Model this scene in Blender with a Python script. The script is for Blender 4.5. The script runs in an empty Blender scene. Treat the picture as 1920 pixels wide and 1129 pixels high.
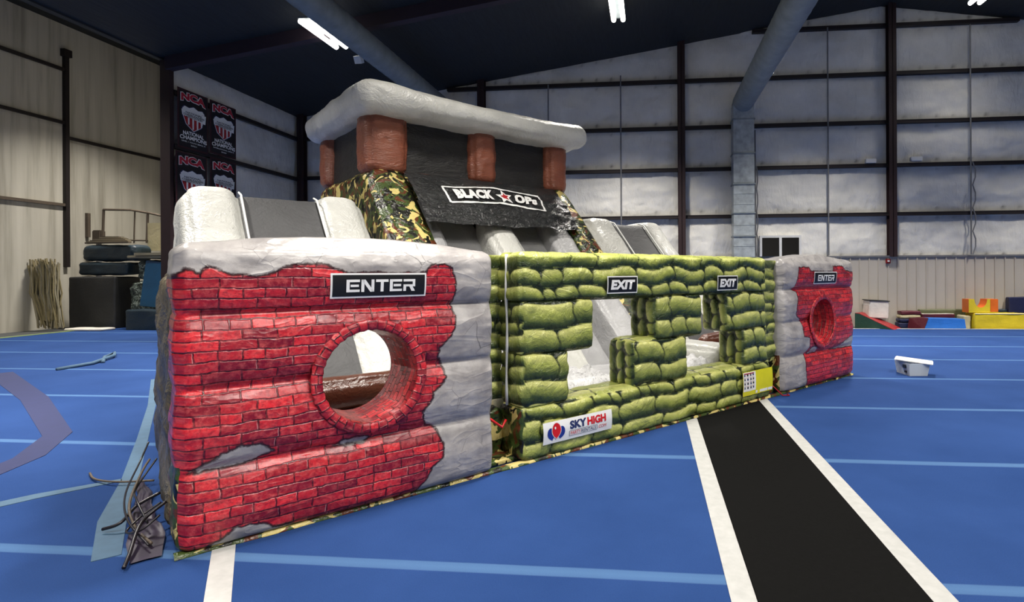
import bpy, bmesh, math, random
import numpy as np
from mathutils import Vector, Matrix, noise
random.seed(7)
PI = math.pi
C = bpy.context.scene.collection
SC = bpy.context.scene

# ------------------------------------------------------------------ camera
FPX, PX, PY, EYE = 1050.0, 1120.0, 514.0, 1.585
YAW, ROLL = math.radians(5.3), .0055
fw = Vector((-math.sin(YAW), math.cos(YAW), 0)); rt0 = Vector((math.cos(YAW), math.sin(YAW), 0)); up0 = Vector((0, 0, 1))
rt = rt0 * math.cos(ROLL) - up0 * math.sin(ROLL); up = up0 * math.cos(ROLL) + rt0 * math.sin(ROLL)
cam = bpy.data.cameras.new('camera'); cam_o = bpy.data.objects.new('camera', cam); C.objects.link(cam_o)
cam_o.matrix_world = Matrix(((rt.x, up.x, -fw.x, 0), (rt.y, up.y, -fw.y, 0), (rt.z, up.z, -fw.z, EYE), (0, 0, 0, 1)))
cam.sensor_width = 36; cam.lens = 36 * FPX / 1920
cam.shift_x = -(PX - 960) / 1920; cam.shift_y = -(564.5 - PY) / 1920
cam.clip_end = 200
SC.camera = cam_o
# ------------------------------------------------------------------ world, exposure
w = bpy.data.worlds.new('hall_air'); SC.world = w; w.use_nodes = True
w.node_tree.nodes['Background'].inputs[0].default_value = (.75, .85, 1, 1)
w.node_tree.nodes['Background'].inputs[1].default_value = .05
SC.view_settings.view_transform = 'Standard'; SC.view_settings.look = 'None'
SC.view_settings.exposure = 0.0; SC.view_settings.gamma = 1; SC.view_settings.use_curve_mapping = False
LAMP_W = 560.0

RIDGE_X, RIDGE_Z, SLOPE = 6.95, 9.55, .15
def roof_z(x): return RIDGE_Z - SLOPE * abs(x - RIDGE_X)

# ------------------------------------------------------------------ materials
MATS = {}
def lin(c): return tuple(((v / 255) / 12.92 if v / 255 <= .04045 else ((v / 255 + .055) / 1.055) ** 2.4) for v in c) + (1,)
class NT:
    def __init__(s, name, rough=.5, metal=0.0, spec=.5):
        s.m = bpy.data.materials.new(name); s.m.use_nodes = True
        s.t = s.m.node_tree; s.b = s.t.nodes['Principled BSDF']
        s.b.inputs['Roughness'].default_value = rough; s.b.inputs['Metallic'].default_value = metal
        s.b.inputs['Specular IOR Level'].default_value = spec
        MATS[name] = s.m
    def n(s, typ, **k):
        nd = s.t.nodes.new('ShaderNode' + typ)
        for a, v in k.items():
            if a.startswith('i_'):
                key = a[2:]; key = int(key) if key.isdigit() else key
                nd.inputs[key].default_value = v
            else: setattr(nd, a, v)
        return nd
    def l(s, a, b): s.t.links.new(a, b)
    def coord(s, kind='Object', scale=(1, 1, 1)):
        tc = s.n('TexCoord'); mp = s.n('Mapping'); mp.inputs['Scale'].default_value = scale
        s.l(tc.outputs[kind], mp.inputs[0]); return mp.outputs[0]
    def noise(s, vec, scale, detail=4, rough=.55, dist=0.0):
        nz = s.n('TexNoise'); nz.inputs['Scale'].default_value = scale; nz.inputs['Detail'].default_value = detail
        nz.inputs['Roughness'].default_value = rough; nz.inputs['Distortion'].default_value = dist
        if vec is not None: s.l(vec, nz.inputs['Vector'])
        return nz.outputs['Fac']
    def ramp(s, fac, stops, interp='LINEAR'):
        r = s.n('ValToRGB'); r.color_ramp.interpolation = interp; e = r.color_ramp.elements
        while len(e) < len(stops): e.new(.5)
        for el, (p, c) in zip(e, stops): el.position = p; el.color = c
        s.l(fac, r.inputs[0]); return r.outputs[0]
    def mix(s, fac, a, b, mode='MIX'):
        m = s.n('MixRGB', blend_type=mode)
        for i, v in ((0, fac), (1, a), (2, b)):
            if isinstance(v, (int, float)): m.inputs[i].default_value = v
            elif isinstance(v, tuple): m.inputs[i].default_value = v
            else: s.l(v, m.inputs[i])
        return m.outputs[0]
    def math(s, op, a, b=0.0, clamp=False):
        m = s.n('Math', operation=op, use_clamp=clamp)
        for i, v in ((0, a), (1, b)):
            if isinstance(v, (int, float)): m.inputs[i].default_value = v
            else: s.l(v, m.inputs[i])
        return m.outputs[0]
    def attr(s, name, out='Fac'):
        a = s.n('Attribute', attribute_name=name); return a.outputs[out]
    def color(s, c):
        if isinstance(c, tuple): s.b.inputs['Base Color'].default_value = c
        else: s.l(c, s.b.inputs['Base Color'])
    def bump(s, h, strength=.3, dist=.02, prev=None):
        b = s.n('Bump'); b.inputs['Strength'].default_value = strength; b.inputs['Distance'].default_value = dist
        s.l(h, b.inputs['Height'])
        if prev is not None: s.l(prev, b.inputs['Normal'])
        s.l(b.outputs[0], s.b.inputs['Normal']); return b.outputs[0]
def wrinkles(s, k=1.0, scale=(1, 1, 1)):
    v = s.coord('Object', scale)
    a = s.noise(v, 3.0, 5, .6, 1.4); b = s.noise(v, 17.0, 3, .6, .8)
    r = s.math('ABSOLUTE', s.math('SUBTRACT', a, .5))
    h = s.math('ADD', s.math('MULTIPLY', s.math('POWER', r, .6), -1.0), s.math('MULTIPLY', b, .6))
    s.bump(h, .55 * k, .035)
def vinyl(name, c, rough=.33, k=1.0, scale=(1, 1, 1), var=.12, spec=.5):
    s = NT(name, rough, 0, spec); v = s.coord('Object')
    f = s.noise(v, 2.2, 5)
    d = tuple(x * (1 - var * 2) for x in c[:3]) + (1,)
    s.color(s.ramp(f, [(.3, d), (.65, c)])); wrinkles(s, k, scale); return s.m
def plain(name, c, rough=.6, metal=0.0, var=.1, nscale=6, spec=.5):
    s = NT(name, rough, metal, spec); v = s.coord('Object'); f = s.noise(v, nscale, 5)
    d = tuple(x * (1 - var * 2) for x in c[:3]) + (1,)
    s.color(s.ramp(f, [(.3, d), (.7, c)])); s.bump(f, .1, .01); return s.m

vinyl('grey_vinyl', lin((196, 196, 191)), .32, .8)
vinyl('roof_vinyl', lin((222, 221, 214)), .3, 1.0)
vinyl('grey_vinyl_mid', lin((168, 168, 170)), .36, .7)
vinyl('grey_vinyl_dark', lin((95, 95, 97)), .4, .7)
vinyl('rust_vinyl', lin((146, 84, 62)), .34, 1.0, (1, 1, 3))
vinyl('brown_vinyl', lin((92, 48, 30)), .35, .6)
vinyl('banner_black', lin((30, 31, 32)), .22, 1.8, (1.5, 1.5, 1.5), .1, .7)
vinyl('mesh_black', lin((36, 35, 34)), .5, 1.0, (1, 1, 3))
vinyl('climb_mesh', lin((62, 62, 64)), .6, .5)
vinyl('white_sheet', lin((196, 196, 198)), .5, 1.6)
vinyl('tan_side_vinyl', lin((112, 102, 82)), .4, 2.0, (1, 1, .5), .25)
plain('white_print', lin((236, 236, 234)), .4, 0, .03)
plain('black_print', lin((20, 20, 20)), .4, 0, .05)
plain('red_print', lin((205, 25, 32)), .4, 0, .05)
plain('darkred_print', lin((165, 28, 34)), .4, 0, .05)
plain('blue_print', lin((32, 52, 140)), .4, 0, .05)
plain('navy_print', lin((40, 50, 96)), .4, 0, .05)
plain('yellow_print', lin((222, 216, 20)), .4, 0, .05)
plain('banner_red', lin((186, 32, 52)), .6, 0, .05)
plain('banner_cloth', lin((22, 17, 21)), .75, 0, .1)
plain('banner_border', lin((62, 22, 28)), .75, 0, .1)

# camouflage
s = NT('camo_vinyl', .28)
v = s.coord('Object', (1, 1, 1.0))
n1 = s.noise(v, 4.2, 2.0, .5, 1.4); n2 = s.noise(s.coord('Object', (1.3, 1.1, .9)), 5.0, 2, .5, 1.2)
vv = s.n('VectorMath', operation='ADD'); vv.inputs[1].default_value = (4.3, 2.2, 7.7); s.l(v, vv.inputs[0])
n3 = s.noise(vv.outputs[0], 4.6, 2.2, .5, 1.2)
c = s.ramp(n1, [(0, lin((22, 22, 16))), (.43, lin((60, 76, 34))), (.55, lin((92, 48, 28)))], 'CONSTANT')
c = s.mix(s.ramp(n3, [(0, (0, 0, 0, 1)), (.56, (1, 1, 1, 1))], 'CONSTANT'), c, lin((206, 188, 118)))
c = s.mix(s.ramp(n2, [(0, (1, 1, 1, 1)), (.38, (0, 0, 0, 1))], 'CONSTANT'), c, lin((18, 18, 14)))
s.color(c); wrinkles(s, .8)

# printed brick over vinyl, torn render (plaster) around it
def brick_mat(name, ring=False):
    s = NT(name, .3)
    uv = s.n('UVMap'); uv.uv_map = 'UVMap'
    base = uv.outputs[0]
    nz = s.n('TexNoise'); nz.inputs['Scale'].default_value = 5.0; nz.inputs['Detail'].default_value = 3; s.l(base, nz.inputs['Vector'])
    sub = s.n('VectorMath', operation='SUBTRACT'); s.l(nz.outputs['Color'], sub.inputs[0]); sub.inputs[1].default_value = (.5, .5, .5)
    sc = s.n('VectorMath', operation='SCALE'); sc.inputs['Scale'].default_value = .035; s.l(sub.outputs[0], sc.inputs[0])
    nz2 = s.n('TexNoise'); nz2.inputs['Scale'].default_value = 30.0; nz2.inputs['Detail'].default_value = 3; s.l(base, nz2.inputs['Vector'])
    sub2 = s.n('VectorMath', operation='SUBTRACT'); s.l(nz2.outputs['Color'], sub2.inputs[0]); sub2.inputs[1].default_value = (.5, .5, .5)
    sc2 = s.n('VectorMath', operation='SCALE'); sc2.inputs['Scale'].default_value = .012; s.l(sub2.outputs[0], sc2.inputs[0])
    ad = s.n('VectorMath', operation='ADD'); s.l(base, ad.inputs[0]); s.l(sc.outputs[0], ad.inputs[1])
    ad2 = s.n('VectorMath', operation='ADD'); s.l(ad.outputs[0], ad2.inputs[0]); s.l(sc2.outputs[0], ad2.inputs[1])
    br = s.n('TexBrick', offset=.43, squash=.62, squash_frequency=3)
    s.l(ad2.outputs[0], br.inputs['Vector'])
    br.inputs['Scale'].default_value = 1.0
    br.inputs['Brick Width'].default_value = .19 if not ring else .12
    br.inputs['Row Height'].default_value = .0605 if not ring else .055
    br.inputs['Mortar Size'].default_value = .0068; br.inputs['Mortar Smooth'].default_value = .75
    br.inputs['Bias'].default_value = .0
    br.inputs['Color1'].default_value = lin((228, 48, 56)); br.inputs['Color2'].default_value = lin((118, 14, 36))
    br.inputs['Mortar'].default_value = lin((40, 8, 16))
    f = s.noise(base, 26, 5, .7); g = s.noise(base, 3.0, 3)
    c = s.mix(s.ramp(f, [(.45, (0, 0, 0, 1)), (.7, (.55, .55, .55, 1))]), br.outputs['Color'], lin((236, 112, 108)))
    c = s.mix(s.ramp(s.noise(base, 38, 4, .7), [(.4, (.5, .5, .5, 1)), (.52, (0, 0, 0, 1))]), c, lin((112, 16, 36)))
    c = s.mix(s.ramp(g, [(.35, (.3, .3, .3, 1)), (.6, (0, 0, 0, 1))]), c, lin((120, 16, 40)))
    sc_b = s.n('VectorMath', operation='ADD'); sc_b.inputs[1].default_value = (.006, -.004, 0); s.l(ad2.outputs[0], sc_b.inputs[0])
    br2 = s.n('TexBrick', offset=.43, squash=.62, squash_frequency=3); s.l(sc_b.outputs[0], br2.inputs['Vector']); br2.inputs['Scale'].default_value = 1.0
    br2.inputs['Brick Width'].default_value = .19 if not ring else .12; br2.inputs['Row Height'].default_value = .0605 if not ring else .055
    br2.inputs['Mortar Size'].default_value = .0016; br2.inputs['Mortar Smooth'].default_value = .3
    hl = s.math('MULTIPLY', s.math('MULTIPLY', br2.outputs['Fac'], s.math('SUBTRACT', 1.0, br.outputs['Fac'], True)), s.ramp(s.noise(base, 7, 2), [(.52, (0, 0, 0, 1)), (.64, (.75, .75, .75, 1))]))
    c = s.mix(hl, c, lin((244, 196, 190)))
    pl_f = s.noise(base, 4.0, 6, .65); pl_c = s.ramp(pl_f, [(.3, lin((132, 128, 128))), (.7, lin((182, 178, 176)))])
    vo = s.n('TexVoronoi', feature='DISTANCE_TO_EDGE'); vo.inputs['Scale'].default_value = 5.0
    s.l(ad.outputs[0], vo.inputs['Vector'])
    cr = s.ramp(vo.outputs['Distance'], [(0, (1, 1, 1, 1)), (.012, (0, 0, 0, 1))])
    cg = s.ramp(s.noise(base, 2.5, 2), [(.5, (0, 0, 0, 1)), (.6, (.75, .75, .75, 1))])
    pl_c = s.mix(s.math('MULTIPLY', cr, cg), pl_c, lin((70, 68, 70)))
    inside = 1.0
    if not ring:
        sd = s.attr('sd')
        e = s.math('ADD', sd, s.math('MULTIPLY', s.math('SUBTRACT', s.noise(base, 14, 5, .7), .5), .055))
        inside = s.ramp(s.math('ADD', s.math('MULTIPLY', e, 40), .5, True), [(.4, (0, 0, 0, 1)), (.6, (1, 1, 1, 1))])
        edge = s.ramp(s.math('ABSOLUTE', e), [(.0, (1, 1, 1, 1)), (.006, (.8, .8, .8, 1)), (.011, (0, 0, 0, 1))])
        c = s.mix(inside, pl_c, c); c = s.mix(edge, c, lin((46, 20, 24)))
    s.color(c)
    h = s.math('MULTIPLY', s.math('MULTIPLY', br.outputs['Fac'], inside), -.25)
    wr = s.noise(s.coord('Object', (1.0, 1, 2.2)), 2.2, 3, .5, .6)
    r = s.math('POWER', s.math('ABSOLUTE', s.math('SUBTRACT', wr, .5)), .6)
    h = s.math('ADD', h, s.math('MULTIPLY', r, -.9)); h = s.math('ADD', h, s.math('MULTIPLY', f, .12))
    s.bump(h, .5, .03)
brick_mat('brick_print'); brick_mat('brick_ring_print', True)

# sandbag print: tone runs across each printed bag
s = NT('sandbag_print', .3)
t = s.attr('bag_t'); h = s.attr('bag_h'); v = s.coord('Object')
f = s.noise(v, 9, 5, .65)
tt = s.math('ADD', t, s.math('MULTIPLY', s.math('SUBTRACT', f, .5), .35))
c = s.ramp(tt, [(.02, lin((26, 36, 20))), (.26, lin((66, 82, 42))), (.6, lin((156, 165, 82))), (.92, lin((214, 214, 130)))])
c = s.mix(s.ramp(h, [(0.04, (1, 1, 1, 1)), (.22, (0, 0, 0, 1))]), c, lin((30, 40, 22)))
weave = s.n('TexWave', wave_type='BANDS', bands_direction='Z'); weave.inputs['Scale'].default_value = 45; weave.inputs['Distortion'].default_value = 1.0
s.l(v, weave.inputs['Vector'])
c = s.mix(s.math('MULTIPLY', weave.outputs['Fac'], .10), c, lin((60, 70, 38)))
s.color(c); wrinkles(s, 1.0)

# hall
s = NT('carpet_blue', .95, 0, .15)
v = s.coord('Object'); f = s.noise(v, 160, 4, .7); g = s.noise(v, .8, 5, .6)
c = s.ramp(g, [(.3, lin((30, 58, 108))), (.7, lin((40, 69, 123)))])
c = s.mix(s.ramp(f, [(.35, (.35, .35, .35, 1)), (.6, (0, 0, 0, 1))]), c, lin((24, 44, 88)))
sx = s.n('SeparateXYZ'); s.l(v, sx.inputs[0])
wv = s.math('ADD', sx.outputs[1], s.math('MULTIPLY', s.math('SUBTRACT', s.noise(v, .5, 2), .5), .05))
m = s.math('MODULO', s.math('ADD', s.math('SUBTRACT', wv, 2.95), 19.3 + .965), 1.93)
dl = s.math('ABSOLUTE', s.math('SUBTRACT', m, .965))
ln = s.ramp(dl, [(.0, (.5, .5, .5, 1)), (.042, (.42, .42, .42, 1)), (.052, (0, 0, 0, 1))])
c = s.mix(ln, c, lin((92, 128, 168)))
s.color(c); s.bump(f, .5, .006)
plain('concrete', lin((70, 72, 74)), .8)
plain('white_tape', lin((176, 176, 174)), .6, 0, .08, 14)
plain('pale_tape', lin((66, 96, 122)), .7, 0, .1, 9)
plain('navy_tape', lin((30, 38, 82)), .8, 0, .08, 9)
plain('edge_trim_white', lin((205, 205, 200)), .6, 0, .1)
plain('edge_trim_green', lin((120, 140, 90)), .7, 0, .25)
plain('black_mat', lin((19, 19, 19)), .95, 0, .1, 40, .04)
s = NT('ceiling_paint', .7); v = s.coord('Object', (6, .6, 1)); f = s.noise(v, 3, 4)
s.color(s.ramp(f, [(.3, lin((24, 27, 29))), (.7, lin((34, 38, 40)))])); s.bump(f, .3, .03)
s = NT('insulation', .55, 0, .4); v = s.coord('Object'); f = s.noise(v, .9, 6, .6); g = s.noise(s.coord('Object', (2.2, 2.2, .7)), 3.5, 6, .65, .6)
c = s.ramp(f, [(.3, lin((204, 202, 196))), (.7, lin((234, 231, 223)))])
c = s.mix(s.attr('dirt'), c, lin((70, 64, 60))); s.color(c); s.bump(g, .55, .06)
s = NT('bay_wall', .7, 0, .3); v = s.coord('Object', (1, 2.2, .12)); f = s.noise(v, 1.3, 5, .6)
s.color(s.ramp(f, [(.3, lin((150, 145, 132))), (.5, lin((188, 183, 170))), (.7, lin((200, 195, 182)))])); s.bump(s.noise(s.coord('Object'), 2, 4), .2, .04)
plain('girt_steel', lin((30, 21, 22)), .6, .1, .1)
plain('column_red', lin((44, 25, 27)), .55, .1, .1)
plain('rafter_paint', lin((48, 36, 46)), .7, 0, .1)
plain('ribbed_metal', lin((188, 180, 168)), .5, .1, .05, 1)
plain('galvanised', lin((176, 184, 188)), .38, .3, .22, 5)
plain('duct_grey', lin((132, 140, 142)), .55, .15, .15, 4)
plain('conduit', lin((128, 128, 130)), .5, .3, .1)
plain('dark_glass', lin((16, 15, 15)), .15, 0, .1)
plain('white_frame', lin((214, 214, 212)), .5, 0, .05)
plain('alarm_red', lin((130, 24, 24)), .4)
plain('cable_black', lin((26, 22, 30)), .35)
plain('tarp_dark', lin((52, 42, 64)), .45, 0, .2)
for nm, c_, r_ in (('mat_red', (150, 34, 38), .4), ('mat_green', (28, 62, 48), .5), ('mat_white', (222, 216, 206), .45), ('mat_maroon', (84, 22, 36), .45),
                   ('mat_navy', (26, 32, 70), .5), ('mat_blue', (50, 120, 212), .4), ('mat_yellow', (226, 202, 46), .4), ('mat_orange', (226, 110, 32), .45),
                   ('mat_olive', (96, 98, 66), .5), ('mat_cream', (196, 186, 150), .5), ('mat_black', (40, 40, 40), .6), ('mat_teal', (12, 84, 124), .45),
                   ('mat_darkteal', (20, 40, 52), .5), ('straw', (142, 130, 96), .8), ('rusty_rail', (92, 80, 68), .6), ('board_tan', (150, 142, 120), .6)):
    vinyl(nm, lin(c_), r_, .5, (1, 1, 1), .12)
s = NT('mottled_net', .6); v = s.coord('Object'); f = s.noise(v, 7, 4, .7, 1.5)
s.color(s.ramp(f, [(.42, lin((24, 30, 30))), (.52, lin((86, 100, 88))), (.62, lin((186, 196, 184)))])); s.bump(f, .8, .06)
s = NT('clear_plastic', .25); s.color(lin((206, 214, 222))); s.b.inputs['Transmission Weight'].default_value = .35; s.b.inputs['IOR'].default_value = 1.2
s = NT('lamp_glow', .5); s.color((1, 1, 1, 1)); s.b.inputs['Emission Color'].default_value = (1, .96, .88, 1); s.b.inputs['Emission Strength'].default_value = 8

# ------------------------------------------------------------------ mesh helpers
def link(name, verts, faces, mat, parent=None, smooth=True, mi=None, uv=None, attrs=None):
    me = bpy.data.meshes.new(name); me.from_pydata([tuple(x) for x in verts], [], faces)
    for m_ in (mat if isinstance(mat, (list, tuple)) else [mat]): me.materials.append(MATS[m_])
    if mi is not None: me.polygons.foreach_set('material_index', mi)
    me.polygons.foreach_set('use_smooth', [smooth] * len(me.polygons))
    if uv is not None:
        l_ = me.uv_layers.new(name='UVMap'); vi = np.empty(len(me.loops), dtype=np.int32); me.loops.foreach_get('vertex_index', vi)
        l_.data.foreach_set('uv', np.asarray(uv, dtype=np.float32)[vi].ravel())
    for k, a in (attrs or {}).items():
        at = me.attributes.new(k, 'FLOAT', 'POINT'); at.data.foreach_set('value', np.asarray(a, dtype=np.float32))
    me.update(); o = bpy.data.objects.new(name, me); C.objects.link(o)
    if parent is not None: o.parent = parent
    return o
class MB:
    def __init__(s): s.v = []; s.f = []; s.m = []; s.names = []
    def mi(s, mat):
        if mat not in s.names: s.names.append(mat)
        return s.names.index(mat)
    def add(s, verts, faces, mat):
        k = len(s.v); s.v += [Vector(x) for x in verts]; i = s.mi(mat)
        for f in faces: s.f.append([k + a for a in f]); s.m.append(i)
        return s
    def box(s, lo, hi, mat, M=None, bev=0.0):
        bm = bmesh.new(); bmesh.ops.create_cube(bm, size=1)
        for v in bm.verts: v.co = Vector([lo[i] + (v.co[i] + .5) * (hi[i] - lo[i]) for i in range(3)])
        if bev: bmesh.ops.bevel(bm, geom=bm.edges[:], offset=bev, segments=2, affect='EDGES')
        vs = [M @ v.co if M else v.co.copy() for v in bm.verts]; bm.verts.ensure_lookup_table()
        s.add(vs, [[x.index for x in f.verts] for f in bm.faces], mat); bm.free(); return s
    def prism(s, poly, fn, a, b, mat, capmat=None):  # poly 2D, fn(p, depth)->3D
        n = len(poly); vs = [fn(p, a) for p in poly] + [fn(p, b) for p in poly]
        s.add(vs, [[i, (i + 1) % n, n + (i + 1) % n, n + i] for i in range(n)], mat)
        s.add([fn(p, a) for p in poly], [list(range(n))[::-1]], capmat or mat); s.add([fn(p, b) for p in poly], [list(range(n))], capmat or mat); return s
    def tube(s, pts, r, mat, seg=10, cap=True):
        pts = [Vector(p) for p in pts]; n = len(pts); rings = []
        rr = r if isinstance(r, (list, tuple)) else [r] * n
        prev = None
        for i, p in enumerate(pts):
            d = (pts[min(i + 1, n - 1)] - pts[max(i - 1, 0)]).normalized()
            if prev is None: a = d.orthogonal().normalized()
            else: a = (prev - d * prev.dot(d)).normalized()
            prev = a; b = d.cross(a)
            rings.append([p + (a * math.cos(2 * PI * k / seg) + b * math.sin(2 * PI * k / seg)) * rr[i] for k in range(seg)])
        vs = [x for rg in rings for x in rg]
        fs = [[i * seg + k, i * seg + (k + 1) % seg, (i + 1) * seg + (k + 1) % seg, (i + 1) * seg + k] for i in range(n - 1) for k in range(seg)]
        if cap: fs += [list(range(seg))[::-1], [(n - 1) * seg + k for k in range(seg)]]
        return s.add(vs, fs, mat)
    def build(s, name, parent=None, smooth=False):
        return link(name, s.v, s.f, s.names, parent, smooth, s.m)
def tag(o, label=None, cat=None, group=None, kind=None):
    for k, v_ in (('label', label), ('category', cat), ('group', group), ('kind', kind)):
        if v_: o[k] = v_
    return o
def empty(name, loc, rz=0.0, label=None, cat=None, group=None):
    o = bpy.data.objects.new(name, None); C.objects.link(o); o.location = loc; o.rotation_euler = (0, 0, rz)
    return tag(o, label, cat, group)
def struct(o): o['kind'] = 'structure'; return o

def pillow(lo, hi, r, n, puff=0.0, disp=None):
    """Rounded box with blown-out faces. Returns verts (np), faces, face-id per vert (axis*2+side)."""
    lo = np.array(lo, float); hi = np.array(hi, float); ce = (lo + hi) / 2; hf = (hi - lo) / 2
    r = min(r, hf.min() * .98)
    def axis(k):
        z = [-hf[k] + r * q for q in (0, .3, .6, .85)]
        mid = list(np.linspace(-hf[k] + r, hf[k] - r, max(2, n[k])))
        return np.array(z + mid + [-q for q in z[::-1]])
    ax = [axis(k) for k in range(3)]
    V = []; Fc = []; fid = []; key = {}
    def vert(p, f):
        q = (round(p[0], 5), round(p[1], 5), round(p[2], 5))
        if q in key: return key[q]
        key[q] = len(V); V.append(p); fid.append(f); return key[q]
    for a in range(3):
        b, c_ = (a + 1) % 3, (a + 2) % 3
        for sgn in (-1, 1):
            idx = np.empty((len(ax[b]), len(ax[c_])), int)
            for i, x in enumerate(ax[b]):
                for j, y in enumerate(ax[c_]):
                    p = [0, 0, 0]; p[a] = sgn * hf[a]; p[b] = x; p[c_] = y
                    idx[i, j] = vert(p, a * 2 + (sgn > 0))
            for i in range(len(ax[b]) - 1):
                for j in range(len(ax[c_]) - 1):
                    q = [idx[i, j], idx[i + 1, j], idx[i + 1, j + 1], idx[i, j + 1]]
                    Fc.append([int(t_) for t_ in (q if sgn > 0 else q[::-1])])
    V = np.array(V); fid = np.array(fid)
    inner = np.clip(V, -(hf - r), hf - r); d = V - inner; ln_ = np.linalg.norm(d, axis=1, keepdims=True); ln_[ln_ == 0] = 1
    nrm = d / ln_; P = inner + nrm * r
    if puff:
        q = np.clip(np.abs(V / hf), 0, 1)
        prof = np.ones(len(V))
        for k in range(3):
            o_ = fid // 2 != k
            prof = np.where(o_, prof * np.sqrt(np.clip(1 - q[:, k] ** 2.6, 0, 1)), prof)
        P = P + nrm * (puff * prof)[:, None]
    P = P + ce
    if disp is not None: P = disp(P, nrm, fid)
    return P, Fc, fid
def crumple(amp, freq, seed=0.0):
    def f(P, nrm, fid):
        a = np.array([noise.fractal(Vector(p * freq) + Vector((seed, seed, seed)), .8, 2.0, 4) for p in P])
        return P + nrm * (a * amp)[:, None]
    return f

# text -> flat mesh; returned as 2D verts scaled into a unit box
def text2d(body, bold=.02, shear=0.0, gap=1.0):
    cu = bpy.data.curves.new('t', 'FONT'); cu.body = body; cu.offset = bold; cu.shear = shear; cu.space_character = gap; cu.resolution_u = 3
    ob = bpy.data.objects.new('t', cu); C.objects.link(ob)
    dg = bpy.context.evaluated_depsgraph_get(); dg.update(); me = bpy.data.meshes.new_from_object(ob.evaluated_get(dg))
    bm = bmesh.new(); bm.from_mesh(me); bmesh.ops.triangulate(bm, faces=bm.faces[:])
    xs = [v_.co.x for v_ in bm.verts]; ys = [v_.co.y for v_ in bm.verts]
    x0, x1, y0, y1 = min(xs), max(xs), min(ys), max(ys)
    for v_ in bm.verts: v_.co = Vector(((v_.co.x - x0) / (x1 - x0), (v_.co.y - y0) / (y1 - y0), 0))
    for k in range(1, 5):
        g = bm.verts[:] + bm.edges[:] + bm.faces[:]
        bmesh.ops.bisect_plane(bm, geom=g, plane_co=(0, k / 5, 0), plane_no=(0, 1, 0))
    bm.verts.ensure_lookup_table(); bm.verts.index_update()
    out = ([(v_.co.x, v_.co.y) for v_ in bm.verts], [[x.index for x in f.verts] for f in bm.faces])
    bm.free(); bpy.data.objects.remove(ob); bpy.data.meshes.remove(me); bpy.data.curves.remove(cu)
    return out
def block_letters(body):   # wide squared capitals made of bars
    G = {'E': [((0, 0), (.24, 0), (.24, 1), (0, 1)), ((.24, 0), (1, 0), (1, .2), (.24, .2)), ((.24, .8), (1, .8), (1, 1), (.24, 1)), ((.3, .41), (.92, .41), (.92, .6), (.3, .6))],
         'N': [((0, 0), (.23, 0), (.23, 1), (0, 1)), ((.77, 0), (1, 0), (1, 1), (.77, 1)), ((.0, 1), (.3, 1), (1, 0), (.7, 0))],
         'T': [((0, .79), (1, .79), (1, 1), (0, 1)), ((.38, 0), (.62, 0), (.62, .79), (.38, .79))],
         'R': [((0, 0), (.23, 0), (.23, .56), (0, .56)), ((0, .8), (1, .8), (1, 1), (0, 1)), ((.78, .38), (1, .38), (1, .8), (.78, .8)), ((.23, .38), (.78, .38), (.78, .56), (.23, .56)), ((.5, .38), (.78, .38), (1, 0), (.7, 0))]}
    V = []; Fc = []; n = len(body); wch = 1 / (n + (n - 1) * .12)
    for i, ch in enumerate(body):
        x0 = i * wch * 1.12
        for poly in G[ch]:
            k = len(V); V += [(x0 + p[0] * wch, p[1]) for p in poly]; Fc.append([k, k + 1, k + 2, k + 3])
    return V, Fc
def place(mb, tf, fn, x0, y0, w_, h_, mat, skew=0.0):  # fn(x, y) -> 3D on the carrying surface
    V, Fc = tf; mb.add([fn(x0 + x * w_ + skew * y * h_, y0 + y * h_) for x, y in V], Fc, mat)
def sheet(mb, fn, x0, x1, y0, y1, mat, nx=8, ny=8):
    V = [(x0 + (x1 - x0) * i / nx, y0 + (y1 - y0) * j / ny) for i in range(nx + 1) for j in range(ny + 1)]
    mb.add([fn(*p) for p in V], [[i * (ny + 1) + j, (i + 1) * (ny + 1) + j, (i + 1) * (ny + 1) + j + 1, i * (ny + 1) + j + 1] for i in range(nx) for j in range(ny)], mat)
def polyfan(mb, fn, pts, mat): mb.add([fn(*p) for p in pts], [list(range(len(pts)))], mat)

# ================================================================== THE HALL
YB, XL, XR, YF = 17.4, -11.4, 25.3, -9.0         # back wall, left wall, right wall, wall behind the camera
BX, BYB, BZ = -18.6, 20.5, 9.65                 # side bay
mb = MB(); mb.box((BX - .3, YF, -.25), (XR, BYB + .3, -.03), 'concrete'); struct(mb.build('floor'))
mb = MB(); mb.box((-16.75, YF + .1, -.03), (XR - .1, 16.4, 0), 'carpet_blue')
tag(mb.build('carpet_floor'), 'blue carpeted tumbling floor with pale blue seam lines across it', 'carpet')
mb = MB(); mb.box((-10.9, 16.4, -.03), (XR - .1, 16.47, .006), 'edge_trim_white'); struct(mb.build('trim_1'))
mb = MB(); mb.box((-17.0, YF + .1, -.03), (-16.75, 16.4, .008), 'edge_trim_green'); struct(mb.build('trim_2'))
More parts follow.
